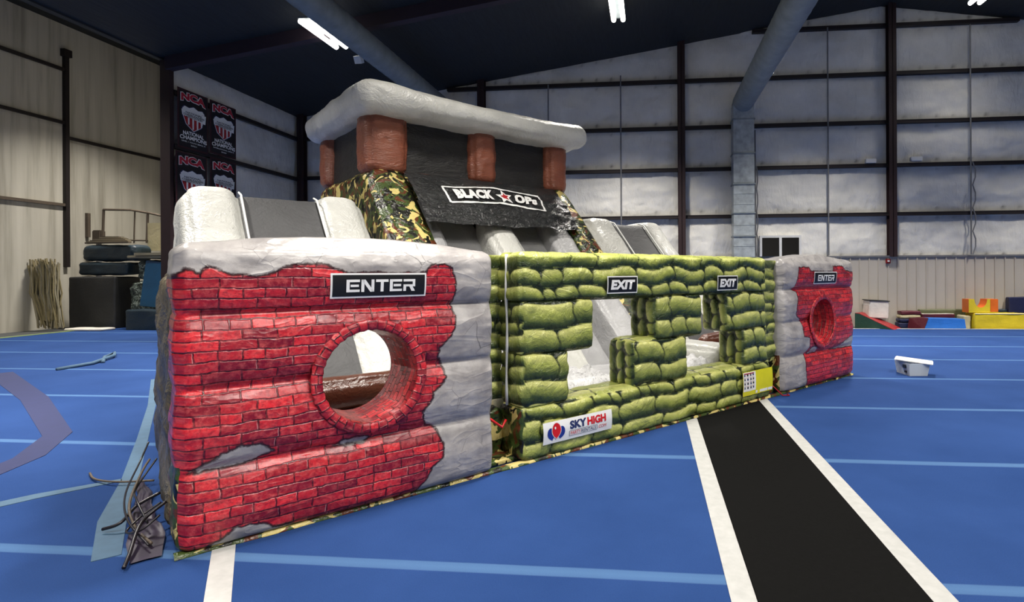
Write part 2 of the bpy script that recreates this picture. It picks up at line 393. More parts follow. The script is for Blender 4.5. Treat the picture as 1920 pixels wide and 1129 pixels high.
# ceiling: two slopes, folded corrugation
def ceil_mesh():
    V = []; Fc = []; xs = [XL - .1 + i * (XR - XL + .2) / 120 for i in range(121)]
    for x in xs + [RIDGE_X]: pass
    xs = sorted(set([round(x, 3) for x in xs] + [RIDGE_X]))
    for x in xs: V += [(x, YF, roof_z(x)), (x, YB + .1, roof_z(x)), (x, YF, roof_z(x) + .15), (x, YB + .1, roof_z(x) + .15)]
    for i in range(len(xs) - 1):
        a = i * 4; b = a + 4; Fc += [[a, b, b + 1, a + 1], [a + 2, a + 3, b + 3, b + 2], [a, a + 2, b + 2, b], [a + 1, b + 1, b + 3, a + 3]]
    return V, Fc
V, Fc = ceil_mesh(); struct(link('ceiling', V, Fc, 'ceiling_paint', None, False))
mb = MB(); mb.box((BX - .1, YF, BZ), (XL, BYB + .1, BZ + .15), 'ceiling_paint'); mb.box((XL - .25, YF, roof_z(XL) - .05), (XL - .1, BYB, BZ), 'ceiling_paint'); struct(mb.build('ceiling_side'))

# insulated walls: blankets pinched behind the girts
GZ = [3.32, 4.77, 6.05, 7.49, 8.92]
def wall_grid(name, a0, a1, z0, top, fn, cols, girts, na, nz, mat='insulation', amp=.07):
    A = np.linspace(a0, a1, na); V = []; D = []
    gl_ = sorted([z0] + girts + [z0 + 9.5])
    for a in A:
        t_ = top(a)
        for j in range(nz):
            z = z0 + (t_ - z0) * j / (nz - 1)
            lo = max([g for g in gl_ if g <= z + 1e-6] or [z0]); hi = min([g for g in gl_ if g > z] or [t_]); hi = min(hi, t_)
            q = 0 if hi <= lo else math.sin(PI * min(1, max(0, (z - lo) / (hi - lo)))) ** .5
            dc = min([abs(a - c_) for c_ in cols] + [9]); q2 = min(1, dc / .5) ** .5
            w_ = noise.fractal(Vector((a * .9, z * 1.6, 3)), .7, 2, 4) * .035
            V.append(fn(a, z, amp * q * q2 + w_ * min(1, q + .2)))
            ph = (a / .46) % 1; s1 = math.exp(-((ph - .5) * .46 / .05) ** 2)
            up_ = math.exp(-((z - lo - .17) / .05) ** 2) + .6 * math.exp(-((hi - z - .12) / .04) ** 2)
            rn = noise.cell(Vector((math.floor(a / .46) * 7.1, lo * 3.3, 0)))
            D.append(min(.75, s1 * up_ * (.15 + .7 * rn * rn)) + .12 * math.exp(-(dc / .12) ** 2))
    Fc = [[i * nz + j, (i + 1) * nz + j, (i + 1) * nz + j + 1, i * nz + j + 1] for i in range(na - 1) for j in range(nz - 1)]
    return struct(link(name, V, Fc, mat, None, True, attrs={'dirt': D}))
COLS = [-11.25, -5.25, 1.0, 7.15, 13.3, 19.5]
wall_grid('wall_back', XL, XR, 1.95, lambda a: roof_z(a) + .05, lambda a, z, d: (a, YB + .1 - d, z), COLS, GZ, 560, 130)
wall_grid('wall_left', 12.46, YB + .05, 0, lambda a: 6.85, lambda a, z, d: (XL - .1 + d, a, z), [12.4, YB], [2.0, 3.45, 4.72, 6.02], 110, 110)
mb = MB(); mb.box((XL - .2, 12.47, 0), (XL - .13, BYB, 6.95), 'bay_wall'); struct(mb.build('wall_left_outer'))
mb = MB(); mb.box((BX - .15, YF, -.03), (BX, BYB, BZ), 'bay_wall'); struct(mb.build('wall_bay'))
mb = MB(); mb.box((BX, BYB, -.03), (XL - .1, BYB + .15, BZ), 'bay_wall'); struct(mb.build('wall_bay_back'))
mb = MB(); mb.box((XR, YF, -.03), (XR + .15, YB + .1, roof_z(XR) + .1), 'bay_wall'); struct(mb.build('wall_right'))
mb = MB(); mb.box((BX, YF - .15, -.03), (XR, YF, BZ), 'bay_wall'); struct(mb.build('wall_front'))
# ribbed steel wainscot
def ribs():
    mb = MB(); x = XL; y = YB - .02; P = []
    while x < XR:
        P += [(x, y), (x + .225, y), (x + .235, y - .03), (x + .262, y - .03), (x + .272, y)]; x += .272
    n = len(P); V = [(p[0], p[1], -.03) for p in P] + [(p[0], p[1], 2.06) for p in P]
    mb.add(V, [[i, i + 1, n + i + 1, n + i] for i in range(n - 1)], 'ribbed_metal')
    mb.box((XL, y - .05, 2.04), (XR, y + .1, 2.09), 'conduit'); return mb
tagw = struct(ribs().build('wall_back_wainscot'))
# girts, columns, rafters
k = 0
for z in GZ:
    mb = MB(); half = (RIDGE_Z - z) / SLOPE; a, b = max(XL, RIDGE_X - half + .4), min(XR, RIDGE_X + half - .4)
    mb.box((a, YB - .09, z - .05), (b, YB + .05, z + .05), 'girt_steel'); mb.box((a, YB - .10, z + .03), (b, YB - .02, z + .05), 'girt_steel')
    struct(mb.build('trim_%d' % (10 + k))); k += 1
for z in (3.45, 4.72, 6.02):
    mb = MB(); mb.box((XL - .04, 12.45, z - .05), (XL + .08, YB, z + .05), 'girt_steel'); struct(mb.build('trim_%d' % (10 + k))); k += 1
for x in COLS:
    mb = MB(); t_ = roof_z(x) + .02
    mb.box((x - .11, YB - .22, 0 if x < -6 else 2.05), (x + .11, YB - .205, t_), 'column_red'); mb.box((x - .11, YB - .02, 2.05), (x + .11, YB - .005, t_), 'column_red')
    mb.box((x - .008, YB - .22, 2.05), (x + .008, YB - .005, t_), 'column_red'); struct(mb.build('trim_%d' % (10 + k))); k += 1
mb = MB(); mb.box((XL - .2, 12.34, 0), (XL + .05, 12.46, 6.8), 'column_red'); struct(mb.build('trim_%d' % (10 + k))); k += 1
for y in (12.35, 6.1, -.1):
    mb = MB()
    for x0, x1 in ((XL, RIDGE_X), (RIDGE_X, XR)):
        z0, z1 = roof_z(x0), roof_z(x1)
        mb.add([(x0, y - .1, z0), (x1, y - .1, z1), (x1, y - .1, z1 - .3), (x0, y - .1, z0 - .3), (x0, y + .1, z0), (x1, y + .1, z1), (x1, y + .1, z1 - .3), (x0, y + .1, z0 - .3)],
               [[0, 1, 2, 3], [7, 6, 5, 4], [3, 2, 6, 7], [0, 4, 5, 1]], 'rafter_paint')
    struct(mb.build('trim_%d' % (10 + k))); k += 1
# bay wall: pipe-like post and girts
mb = MB(); mb.box((BX, 16.2, 1.9), (BX + .12, 16.32, 8.7), 'girt_steel'); mb.box((BX, 16.14, 8.62), (BX + .16, 16.38, 8.85), 'girt_steel'); struct(mb.build('trim_40'))
for i, (y0, y1, z) in enumerate(((YF, 16.2, 8.2), (YF, 16.2, 6.5), (YF, 16.2, 3.88), (16.3, 19.9, 6.05))):
    mb = MB(); mb.box((BX, y0, z - .045), (BX + .1, y1, z + .045), 'girt_steel' if i != 2 else 'rusty_rail'); struct(mb.build('trim_%d' % (41 + i)))
mb = MB(); mb.box((BX, 19.75, 0), (BX + .25, 19.95, 6.05), 'bay_wall'); struct(mb.build('trim_46'))
# window
mb = MB(); mb.box((3.33, YB - .1, 2.09), (4.55, YB + .02, 2.72), 'white_frame'); wf = struct(mb.build('window_1'))
mb = MB(); mb.box((3.40, YB - .108, 2.09), (3.90, YB - .101, 2.65), 'dark_glass'); mb.box((3.98, YB - .108, 2.09), (4.48, YB - .101, 2.65), 'dark_glass'); mb.build('pane', wf)
# conduits
def conduit(x, z0, z1, label, sag=0.0):
    mb = MB(); mb.tube([(x, YB - .14, z0), (x, YB - .14, z1)], .022, 'conduit', 8)
    if sag: mb.tube([(x + .03 + sag * math.sin(q * PI / 3) ** 2, YB - .17, z0 + (4.8 - z0) * q / 12) for q in range(13)], .018, 'conduit', 6)
    tag(mb.build('conduit'), label, 'conduit', None)
conduit(5.33, 2.1, 8.9, 'grey conduit on back wall between the metal duct and the ridge column')
conduit(9.35, 2.1, 8.8, 'grey conduit with looping cable on back wall at far right', .1)
conduit(3.2, 2.1, 5.9, 'thin grey conduit hugging the edge of the rectangular metal duct', .04)
conduit(-.85, 2.1, 7.7, 'grey conduit on back wall just left of the duct-side column')
conduit(-3.11, 2.1, 7.5, 'thin grey conduit on back wall above the grey inflatable roof')
# ducts
xd = 2.78
t = empty('metal_duct', (xd, YB - .45, 2.06), 0, 'galvanised rectangular metal duct running down the back wall beside the small window', 'duct')
mb = MB(); z = 0.0
mb.box((-.3, -.22, 0), (.3, .24, 4.5), 'galvanised')
for i, h_ in enumerate((.32, .62, .94, 1.55, 1.86, 2.2, 2.8, 3.1, 3.42)): mb.box((-.303, -.226, h_ - .008), (.303, .24, h_ + .008), 'galvanised')
mb.build('duct_shaft', t)
for h_ in (.62, 1.3, 2.15, 3.05, 4.05):
    mb = MB(); mb.box((-.325, -.245, h_ - .02), (.325, .25, h_ + .02), 'duct_grey'); mb.build('flange', t)
def round_duct(x, y0, y1, z, r, label):
    t = empty('round_duct', (x, y0, z), 0, label, 'duct'); n = int((y1 - y0) / .3)
    pts = []; rr = []
    for i in range(n * 2 + 1):
        pts.append((0, (y1 - y0) * i / (2 * n), 0)); rr.append(r if i % 2 else r * 1.02)
    MB().tube(pts, rr, 'duct_grey', 24).build('duct_run', t, True); return t
rd = round_duct(xd, -6, YB - .55, 6.62, .3, 'round grey ceiling duct that meets the rectangular wall duct')
mb = MB(); mb.tube([(0, YB - .55 + 6, 0), (0, YB - .35 + 6, -.04), (0, YB - .3 + 6, -.25)], .3, 'duct_grey', 20); mb.build('elbow', rd, True)
mb = MB(); mb.tube([(.30, 20.2, -.1), (.26, 20.25, .18), (.3, 20.3, .42), (.36, 20.3, .18), (.30, 20.2, -.1)], .012, 'white_frame', 6); mb.build('hanger_loop', rd)
rd2 = round_duct(-6.3, -6, 17.2, 6.75, .28, 'wide round grey ceiling duct passing behind the grey inflatable roof')
t = MB(); t.box((-.08, -.07, -.08), (.08, .07, .08), 'white_frame', Matrix.Translation((-6.56, 12.2, 6.50)) @ Matrix.Rotation(.5, 4, 'X'))
tag(t.build('air_diffuser'), 'small white box diffuser hanging at the side of the wide round duct', 'vent')

# lamps (each fixture carries its own light)
def lamp(x, y, label, group=None, power=1.0, spread=102):
    z = (roof_z(x) if x > XL else BZ) - .32
    t = empty('ceiling_light', (x, y, z), 0, label, 'ceiling light', group)
    mb = MB(); mb.box((-.17, -.72, .05), (.17, .72, .09), 'duct_grey')
    for q in (-.5, .5): mb.tube([(0, q, .08), (0, q, .33)], .012, 'conduit', 6)
    mb.build('housing', t)
    for dx in (-.12, .12): MB().tube([(dx, -.7, 0), (dx, .7, 0)], .06, 'lamp_glow', 10).build('light_tube', t, True)
    L = bpy.data.lights.new('fixture_light', 'AREA'); L.shape = 'RECTANGLE'; L.size = .5; L.size_y = 1.4; L.energy = LAMP_W * power; L.color = (1, .95, .87); L.spread = math.radians(spread)
    lo = bpy.data.objects.new('fixture_light', L); C.objects.link(lo); lo.parent = t; lo.location = (0, 0, -.06)
lamp(-7.35, 12.15, 'long white ceiling light above the grey inflatable roof, beside the wide round duct')
lamp(-.75, 13.6, 'white twin-tube ceiling light at top centre, between the two round ducts')
lamp(8.9, 15.5, 'white ceiling light close to the ridge column on the back wall', None, .06)
for x, y, pw, sp in ((-14.6, 9.0, .8, 102), (-14.6, 16.0, .8, 102), (4.9, 13.3, .82, 92), (11.5, 13.0, .7, 92), (18, 12.6, .7, 92), (-7.35, 5.5, .7, 102), (-.75, 5.0, .5, 102), (6.3, 5.5, .4, 102), (13.5, 6.5, .35, 102),
                     (3.2, .8, .75, 142), (8, 1.5, .8, 142), (-2.4, -2, .7, 142), (4, -4, 1.1, 142), (-7.35, -1.5, .4, 102), (9.5, -3, .9, 142), (16.5, 3, .3, 102)):  # unseen lamps, added to brighten the bay, back wall and inflatable front
    lamp(x, y, 'unseen white twin-tube ceiling light, added to light the hall', 'unseen ceiling lights added for their light', pw, sp)
for x, z, wd in ((6.56, 4.9, .3), (7.85, 4.93, .32)):
    t = MB(); t.box((x - wd / 2, YB - .15, z - .07), (x + wd / 2, YB - .03, z + .06), 'white_frame', None, .01)
    tag(t.build('wall_box'), 'small white box on the girt, %s of the ridge column on back wall' % ('just left' if x < 7 else 'to the right'), 'box')
t = empty('fire_alarm', (7.05, YB - .05, 1.92), 0, 'small red fire alarm mounted at the top of the ribbed wainscot', 'fire alarm')
MB().box((-.07, -.05, -.07), (.07, .0, .07), 'alarm_red', None, .012).build('housing', t)
MB().box((-.03, -.065, -.02), (.03, -.05, .03), 'white_frame').build('strobe', t)

# ---- banners on the left wall
def banner(y0, y1, z0, z1, lines, label):
    W_, H_ = y1 - y0, z1 - z0
    def fn(x, y, o=0.0): return (o * 1.5 + .002 * math.sin(x * 9) * (1 - y / H_), x, y)
    mb = MB(); sheet(mb, lambda x, y: fn(x, y, 0), 0, W_, 0, H_, 'banner_border', 10, 6)
    sheet(mb, lambda x, y: fn(x, y, .004), .045, W_ - .04, .04, H_ - .04, 'banner_cloth', 10, 6)
    mb2 = mb
    def arch(body, yb, w_, h_, mat, o, bold, rise=.05, grow=0.0):
        V, Fc = text2d(body, bold); mb2.add([fn(W_ / 2 + (x - .5) * (w_ + grow), yb + (y - .5) * (h_ + grow) + h_ / 2 + rise * (1 - (2 * x - 1) ** 2), o) for x, y in V], Fc, mat)
    k_ = W_
    arch('NCA', H_ * .79, .80 * k_, .20 * k_, 'white_print', .008, .10, .05, .035); arch('NCA', H_ * .79, .80 * k_, .20 * k_, 'banner_red', .012, .055, .05)
    cx, cy = W_ / 2, H_ * .55; R_ = .36 * k_
    sh = [(-1, .55), (-.8, .75), (-.4, .68), (0, .85), (.4, .68), (.8, .75), (1, .55), (.96, 0), (.7, -.6), (0, -1.05), (-.7, -.6), (-.96, 0)]
    P = lambda s_, o: [fn(cx + a * R_ * s_, cy + b * R_ * .95 * s_, o) for a, b in sh]
    mb2.add(P(1.06, .008), [list(range(12))], 'navy_print'); mb2.add(P(1, .010), [list(range(12))], 'white_print')
    mb2.add([fn(cx + a * R_ * .97, cy + b * R_ * .95, .012) for a, b in ((-.95, .18), (.9, .48), (.86, -.2), (.68, -.58), (0, -1.0), (-.68, -.58), (-.9, -.1))], [list(range(7))], 'darkred_print')
    for a in (-.55, -.15, .25, .62): mb2.add([fn(cx + R_ * q, cy + R_ * r_, .014) for q, r_ in ((a, .1), (a + .17, .1), (a + .15, -.95 + abs(a) * .7), (a + .02, -.95 + abs(a) * .7))], [[0, 1, 2, 3]], 'white_print')
    mb2.add([fn(cx + a * R_, cy + b * R_, .016) for a, b in ((-1.12, .42), (1.12, .42), (1.05, -.22), (-1.05, .02))], [[3, 2, 1, 0]], 'white_print')
    for tx, yy, ww in (('NATIONAL', .24, 1.5), ('CHEERLEADERS', .08, 1.9), ('ASSOCIATION', -.06, 1.5)):
        V, Fc = text2d(tx, .02); mb2.add([fn(cx + (x - .5) * ww * R_, cy + (yy - .02 + y * .13) * R_, .019) for x, y in V], Fc, 'black_print')
    for tx, yy, ww, hh in (('NATIONAL', .235, .66, .08), ('CHAMPIONS', .155, .86, .085)):
        arch(tx, H_ * yy, ww * k_, hh * k_, 'white_print', .008, .03, .02, .02)
    for i, tx in enumerate(lines): arch(tx, H_ * (.11 - .05 * i), (.78 if i == 0 else .2) * k_, .035 * k_, 'white_print', .01, .02, 0)
    b_ = mb2.build('championship_banner'); b_.location = (XL + .1, y0, z0); tag(b_, label, 'banner')
banner(12.5, 13.44, 4.72, 6.17, ('LEVEL 1 YOUTH SMALL A', '2021'), 'dark championship banner, upper of the two nearest the red post')
banner(13.5, 14.42, 4.78, 6.17, ('INTERNATIONAL OPEN 4', '2020'), 'dark championship banner, upper of the two farther from the red post')
banner(12.44, 13.4, 3.06, 4.62, ('L4 SENIOR COED', '2021'), 'dark banner with bright red heading, lower of the two nearest the red post')
banner(13.5, 14.42, 3.2, 4.68, ('L4 SENIOR OPEN', '2020'), 'dark banner with bright red heading, lower of the two farther from the red post')

# ================================================================== THE INFLATABLE
O2 = (-2.64, 2.91)
ANG = math.radians(46.67)
root = empty('inflatable_obstacle_course', (O2[0], O2[1], 0), ANG, 'large inflatable obstacle course with red brick walls, sandbag exit wall and grey-roofed slide tower', 'inflatable')
def part(name, P, Fc, mat, parent=root, **k): return link(name, P, Fc, mat, parent, True, **k)

# signed distance to polygons (positive inside)
def sdist(P, poly):
    P = np.asarray(P); poly = np.asarray(poly, float); n = len(poly); d = np.full(len(P), 1e9); ins = np.zeros(len(P), bool)
    for i in range(n):
        a, b = poly[i], poly[(i + 1) % n]; e = b - a; w_ = P - a
        t_ = np.clip((w_ @ e) / (e @ e), 0, 1); q = w_ - t_[:, None] * e; d = np.minimum(d, (q ** 2).sum(1))
        c1 = (a[1] > P[:, 1]) != (b[1] > P[:, 1])
        with np.errstate(divide='ignore', invalid='ignore'): xi = a[0] + (P[:, 1] - a[1]) * (b[0] - a[0]) / (b[1] - a[1])
        ins ^= c1 & (P[:, 0] < xi)
    return np.where(ins, 1, -1) * np.sqrt(d)
SEAM = [0.0, .475, .93, 1.365, 1.77]
def tube_bulge(z, amp=.078):
    z = np.asarray(z, float); out = np.zeros_like(z)
    for a, b in zip(SEAM[:-1], SEAM[1:]):
        q = np.clip((z - a) / (b - a), 0, 1); m_ = (z >= a) & (z <= b)
        out = np.where(m_, amp * np.sqrt(np.clip(1 - (2 * q - 1) ** 2, 0, 1)), out)
    return out
def brick_disp(u0, u1):
    def f(P, nrm, fid):
        edge = np.minimum(P[:, 0] - u0, u1 - P[:, 0]); q = np.clip(edge / .22, 0, 1) ** .5
        b = tube_bulge(P[:, 2]) * (.35 + .65 * q)
        wr = np.array([noise.fractal(Vector((p[0] * 2.2, p[1] * 2, p[2] * 7)), .8, 2, 3) for p in P]) * .010
        gather = np.array([noise.noise(Vector((p[0] * 3, p[2] * 26, 5))) for p in P]) * .016 * (1 - q)
        P = P.copy(); sg = np.where(fid == 2, -1, np.where(fid == 3, 1, 0))
        P[:, 1] += sg * (b + wr + gather)
        side = np.where(fid == 0, -1, np.where(fid == 1, 1, 0)); P[:, 0] += side * (tube_bulge(P[:, 2], .02) + wr)
        top = fid == 5; P[:, 2] += np.where(top, .075 * np.sin(PI * np.clip((P[:, 0] - u0) / (u1 - u0), 0, 1)) + wr, 0)
        return P
    return f
HOLE_R = .315
def brick_wall(u0, u1, hc, region, holes_out, sign):
    P, Fc, fid = pillow((u0, 0.0, 0.012), (u1, .36, 1.77), .06, (110, 8, 96), 0.0, brick_disp(u0, u1))
    r_ = np.hypot(P[:, 0] - hc[0], P[:, 2] - hc[1]); fb = (fid == 2) | (fid == 3)
    keep = []
    for f in Fc:
        if all(fb[i] for i in f) and min(r_[i] for i in f) < HOLE_R: continue
        keep.append(f)
    UV = np.zeros((len(P), 2)); UV[:, 0] = np.where(fid <= 1, P[:, 1] + u0 * 1.0, P[:, 0]); UV[:, 1] = np.where(fid >= 4, P[:, 2] + P[:, 1], P[:, 2])
    Q = np.stack([np.clip(P[:, 0], u0 + .002, u1 - .002), P[:, 2]], 1)
    sd = np.full(len(P), -1.0)
    for poly in region: sd = np.maximum(sd, sdist(Q, poly))
    for poly in holes_out: sd = np.minimum(sd, -sdist(Q, poly))
    sd = np.where(fid == 5, -.3, sd)
    mi = [1 if (all(fid[i] in (0, 1) for i in f) and P[f, 2].mean() < .5) else 0 for f in keep]
    w_ = part('brick_wall', P, keep, ['brick_print', 'camo_vinyl'], root, mi=mi, uv=UV, attrs={'sd': sd})
    # printed collar round the crawl hole
    V = []; U = []; n = 72; m_ = 10
    for i in range(n):
        a = 2 * PI * i / n
        for j in range(m_):
            b = 2 * PI * j / m_; rr = .348 + .036 * math.cos(b); rr += .004 * math.sin(a * 31)
            V.append((hc[0] + rr * math.cos(a), -.078 + .013 * math.sin(b) + .006 * math.sin(a * 3), hc[1] + rr * math.sin(a))); U.append((rr, a * .33))
    part('hole_collar', V, [[i * m_ + j, ((i + 1) % n) * m_ + j, ((i + 1) % n) * m_ + (j + 1) % m_, i * m_ + (j + 1) % m_] for i in range(n) for j in range(m_)], 'brick_ring_print', w_, uv=U)
    V = []; U = []; n = 64; m_ = 12
    for i in range(n + 1):
        a = 2 * PI * i / n; fa = (a % (PI / 4)) / (PI / 4)
        for j in range(m_):
            q = j / (m_ - 1); rr = .322 - .022 * math.sin(PI * fa) * math.sin(PI * q) ** .5 - .01 * q
            V.append((hc[0] + rr * math.cos(a), -.072 + .48 * q, hc[1] + rr * math.sin(a))); U.append((a * .34, q * .46))
    part('crawl_tunnel', V, [[i * m_ + j, i * m_ + j + 1, (i + 1) * m_ + j + 1, (i + 1) * m_ + j] for i in range(n) for j in range(m_ - 1)], 'brick_ring_print', w_, uv=U)
    # ENTER sign
    su0, su1, sz0, sz1 = sign
    def fn(x, y, o=0.0): return (x, float(-tube_bulge(y)) - .012 - o, y)
    mb = MB(); sheet(mb, lambda x, y: fn(x, y, 0), su0, su1, sz0, sz1, 'white_print', 6, 10)
    b_ = .012; sheet(mb, lambda x, y: fn(x, y, .002), su0 + b_, su1 - b_, sz0 + b_, sz1 - b_, 'black_print', 6, 10)
    W_, H_ = su1 - su0, sz1 - sz0
    place(mb, block_letters('ENTER'), lambda x, y: fn(x, y, .005), su0 + W_ * .15, sz0 + H_ * .24, W_ * .72, H_ * .5, 'white_print')
    mb.build('enter_sign', w_, True)
    # stitched hem of the groundsheet
    return w_
# outlines of the printed brick, in metres on the wall
REG_L = [(.02, -.1), (-.05, .3), (-.05, 1.52), (.04, 1.63), (.10, 1.60), (.14, 1.645), (.20, 1.62), (.24, 1.59), (.36, 1.585), (.46, 1.60), (.54, 1.645), (.62, 1.655), (.76, 1.66), (.83, 1.62), (.92, 1.60), (1.2, 1.6),
         (1.44, 1.60), (1.47, 1.66), (1.57, 1.665), (1.64, 1.64), (1.67, 1.55), (1.66, 1.42), (1.65, 1.36), (1.67, 1.28), (1.66, 1.18), (1.60, 1.11), (1.545, 1.05), (1.53, .99), (1.57, .93), (1.59, .83), (1.56, .78), (1.49, .73),
         (1.46, .66), (1.40, .60), (1.44, .50), (1.52, .47), (1.53, .40), (1.57, .34), (1.55, .24), (1.48, .20), (1.44, .12), (1.38, .05), (1.3, -.1)]
OUT_L = [[(.03, .47), (.14, .515), (.20, .56), (.28, .585), (.40, .58), (.47, .52), (.36, .48), (.2, .465)], [(.80, .46), (.86, .5), (.98, .51), (1.05, .49), (1.0, .46)],
         [(.10, -.1), (.12, .03), (.19, .06), (.26, .12), (.40, .105), (.47, .06), (.62, .03), (.75, -.1)]]
REG_R = [(6.95, -.1), (6.85, .25), (6.86, .43), (6.92, .5), (6.98, .56), (6.96, .70), (6.80, .72), (6.80, .93), (6.62, 1.02), (6.60, 1.12), (6.66, 1.25), (6.64, 1.34), (6.58, 1.36), (6.66, 1.56), (6.68, 1.66), (6.95, 1.665), (7.0, 1.61),
         (7.62, 1.6), (7.66, 1.68), (7.95, 1.69), (8.05, 1.62), (8.2, 1.60), (8.5, 1.58), (8.5, -.1)]
REG_R = [(a if a < 7.9 else a, b) for a, b in REG_R]
OUT_R = [[(7.6, .47), (7.9, .52), (8.2, .62), (8.45, .64), (8.45, .46)], [(6.95, .47), (7.05, .56), (7.2, .55), (7.22, .47)]]
bl = brick_wall(0.0, 2.02, (1.05, .905), [REG_L], OUT_L, (.785, 1.43, 1.435, 1.60)); tag(bl, 'left brick-print wall with crawl hole and ENTER sign')
brr = brick_wall(6.33, 8.38, (7.34, .90), [REG_R], OUT_R, (7.07, 7.73, 1.43, 1.60)); tag(brr, 'right brick-print wall with crawl hole and ENTER sign')

# ---- sandbag wall
def bag_pattern(seed, rows, wmin=.24, wmax=.46):
    rng = random.Random(seed); R_ = []
    for (z0, z1) in rows:
        x = -rng.uniform(0, .3); cuts = [x]
        k_ = .6 if (z1 - z0) < .145 else 1
        while x < 6.5: x += rng.uniform(wmin, wmax) * k_ * (1 if rng.random() > .2 else .6); cuts.append(x)
        R_.append((z0, z1, cuts))
    return R_
def bag_eval(R_, a, z):
    z_ = z + .03 * noise.noise(Vector((a * 3, z * 1.2, 1))) + .014 * math.sin(a * 9.3 + z * 2); a = a + .02 * math.sin(z * 31)
    for z0, z1, cuts in R_:
        if z0 <= z_ <= z1 or (z_ < R_[0][0] and z0 == R_[0][0]) or (z_ > R_[-1][1] and z0 == R_[-1][0]):
            for i in range(len(cuts) - 1):
                if cuts[i] <= a < cuts[i + 1]:
                    w_ = cuts[i + 1] - cuts[i]; h_ = z1 - z0; t_ = (z_ - z0) / h_
                    q = (a - cuts[i]) / w_
                    dx = min(q, 1 - q) * w_ / (.075); dz = min(t_, 1 - t_) * h_ / .06
                    dx = min(1, max(0, dx)); dz = min(1, max(0, dz))
                    e = 1 - math.hypot(1 - dx, 1 - dz); e = max(0, min(1, e))
                    return e, max(0, min(1, t_))
    return 0, 0
BAGS_FRONT = bag_pattern(3, [(0, .15), (.15, .335), (.335, .47), (.47, .67), (.67, .90), (.90, 1.12), (1.12, 1.345), (1.345, 1.485), (1.485, 1.645), (1.645, 1.80)], .34, .62)
BAGS_SIDE = bag_pattern(11, [(-.02, .12), (.12, .24), (.24, .38)], .28, .5)
BAGS_WRAP = bag_pattern(5, [(0, .16), (.16, .3), (.3, .47), (.47, .64), (.64, .8), (.8, .93), (.93, 1.08), (1.08, 1.2), (1.2, 1.34), (1.34, 1.5), (1.5, 1.64), (1.64, 1.8)], .5, .9)
sw_root = None
def bag_block(name, lo, hi, parent, side='vertical', seed=0, camo_low=False, res=.02):
    n = [max(4, int((hi[k] - lo[k]) / res)) for k in range(3)]
    P, Fc, fid = pillow(lo, hi, .04, n, .012)
    H = np.zeros(len(P)); T = np.zeros(len(P)); Q = P.copy()
    for i, p in enumerate(P):
        f = fid[i]
        if f in (2, 3): h, t_ = bag_eval(BAGS_FRONT, p[0], p[2])
        elif f in (0, 1):
            h, t_ = bag_eval(BAGS_SIDE, p[2] + 1 + seed, p[1]) if side == 'vertical' else bag_eval(BAGS_WRAP, p[1] + .3, p[2])
        elif f == 5: h, t_ = bag_eval([(-.05, .18, BAGS_FRONT[-1][2]), (.18, .5, BAGS_FRONT[-2][2])], p[0], p[1]); t_ = .55 + .45 * t_
        else: h, t_ = bag_eval([(-.05, .18, BAGS_FRONT[2][2]), (.18, .5, BAGS_FRONT[3][2])], p[0], p[1]); t_ *= .3
        H[i] = h; T[i] = t_; h = math.sqrt(h)
        d = .018 * h + .010 * noise.fractal(Vector(p * 9), .8, 2, 3)
        if f == 2: Q[i, 1] -= d
        elif f == 3: Q[i, 1] += d
        elif f == 0: Q[i, 0] -= d
        elif f == 1: Q[i, 0] += d
        elif f == 5: Q[i, 2] += d * .6
    mi = [1 if (camo_low and all(fid[i] in (0, 1) for i in f)) else 0 for f in Fc]
    return link(name, Q, Fc, ['sandbag_print', 'camo_vinyl'], parent, True, mi=mi, attrs={'bag_t': T, 'bag_h': H})
TS = .36
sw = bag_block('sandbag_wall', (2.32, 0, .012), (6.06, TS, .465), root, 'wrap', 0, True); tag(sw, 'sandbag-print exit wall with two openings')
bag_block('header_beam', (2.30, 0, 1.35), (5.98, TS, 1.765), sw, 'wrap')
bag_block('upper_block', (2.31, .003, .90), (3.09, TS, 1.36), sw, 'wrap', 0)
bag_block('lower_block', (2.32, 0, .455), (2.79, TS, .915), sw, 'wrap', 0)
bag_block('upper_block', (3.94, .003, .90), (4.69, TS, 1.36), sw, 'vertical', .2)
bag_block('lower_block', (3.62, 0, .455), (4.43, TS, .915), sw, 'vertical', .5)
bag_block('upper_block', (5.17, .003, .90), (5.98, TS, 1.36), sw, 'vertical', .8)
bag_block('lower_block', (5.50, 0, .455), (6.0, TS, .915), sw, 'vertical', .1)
def signfn(bu, o=0.0): return lambda x, y, o=o: (x, -.05 - o - .008 * math.sin((y - bu) * 14), y)
def exit_sign(u0, u1, z0, z1):
    mb = MB(); fn = signfn(z0)
    sheet(mb, lambda x, y: fn(x, y, 0), u0, u1, z0, z1, 'white_print', 4, 6); b_ = .011
    sheet(mb, lambda x, y: fn(x, y, .002), u0 + b_, u1 - b_, z0 + b_, z1 - b_, 'black_print', 4, 6)
    W_, H_ = u1 - u0, z1 - z0
    place(mb, text2d('EXIT', .055, .12), lambda x, y: fn(x, y, .005), u0 + W_ * .1, z0 + H_ * .22, W_ * .8, H_ * .56, 'white_print'); mb.build('exit_sign', sw, True)
exit_sign(3.22, 3.62, 1.40, 1.565); exit_sign(4.91, 5.30, 1.39, 1.56)
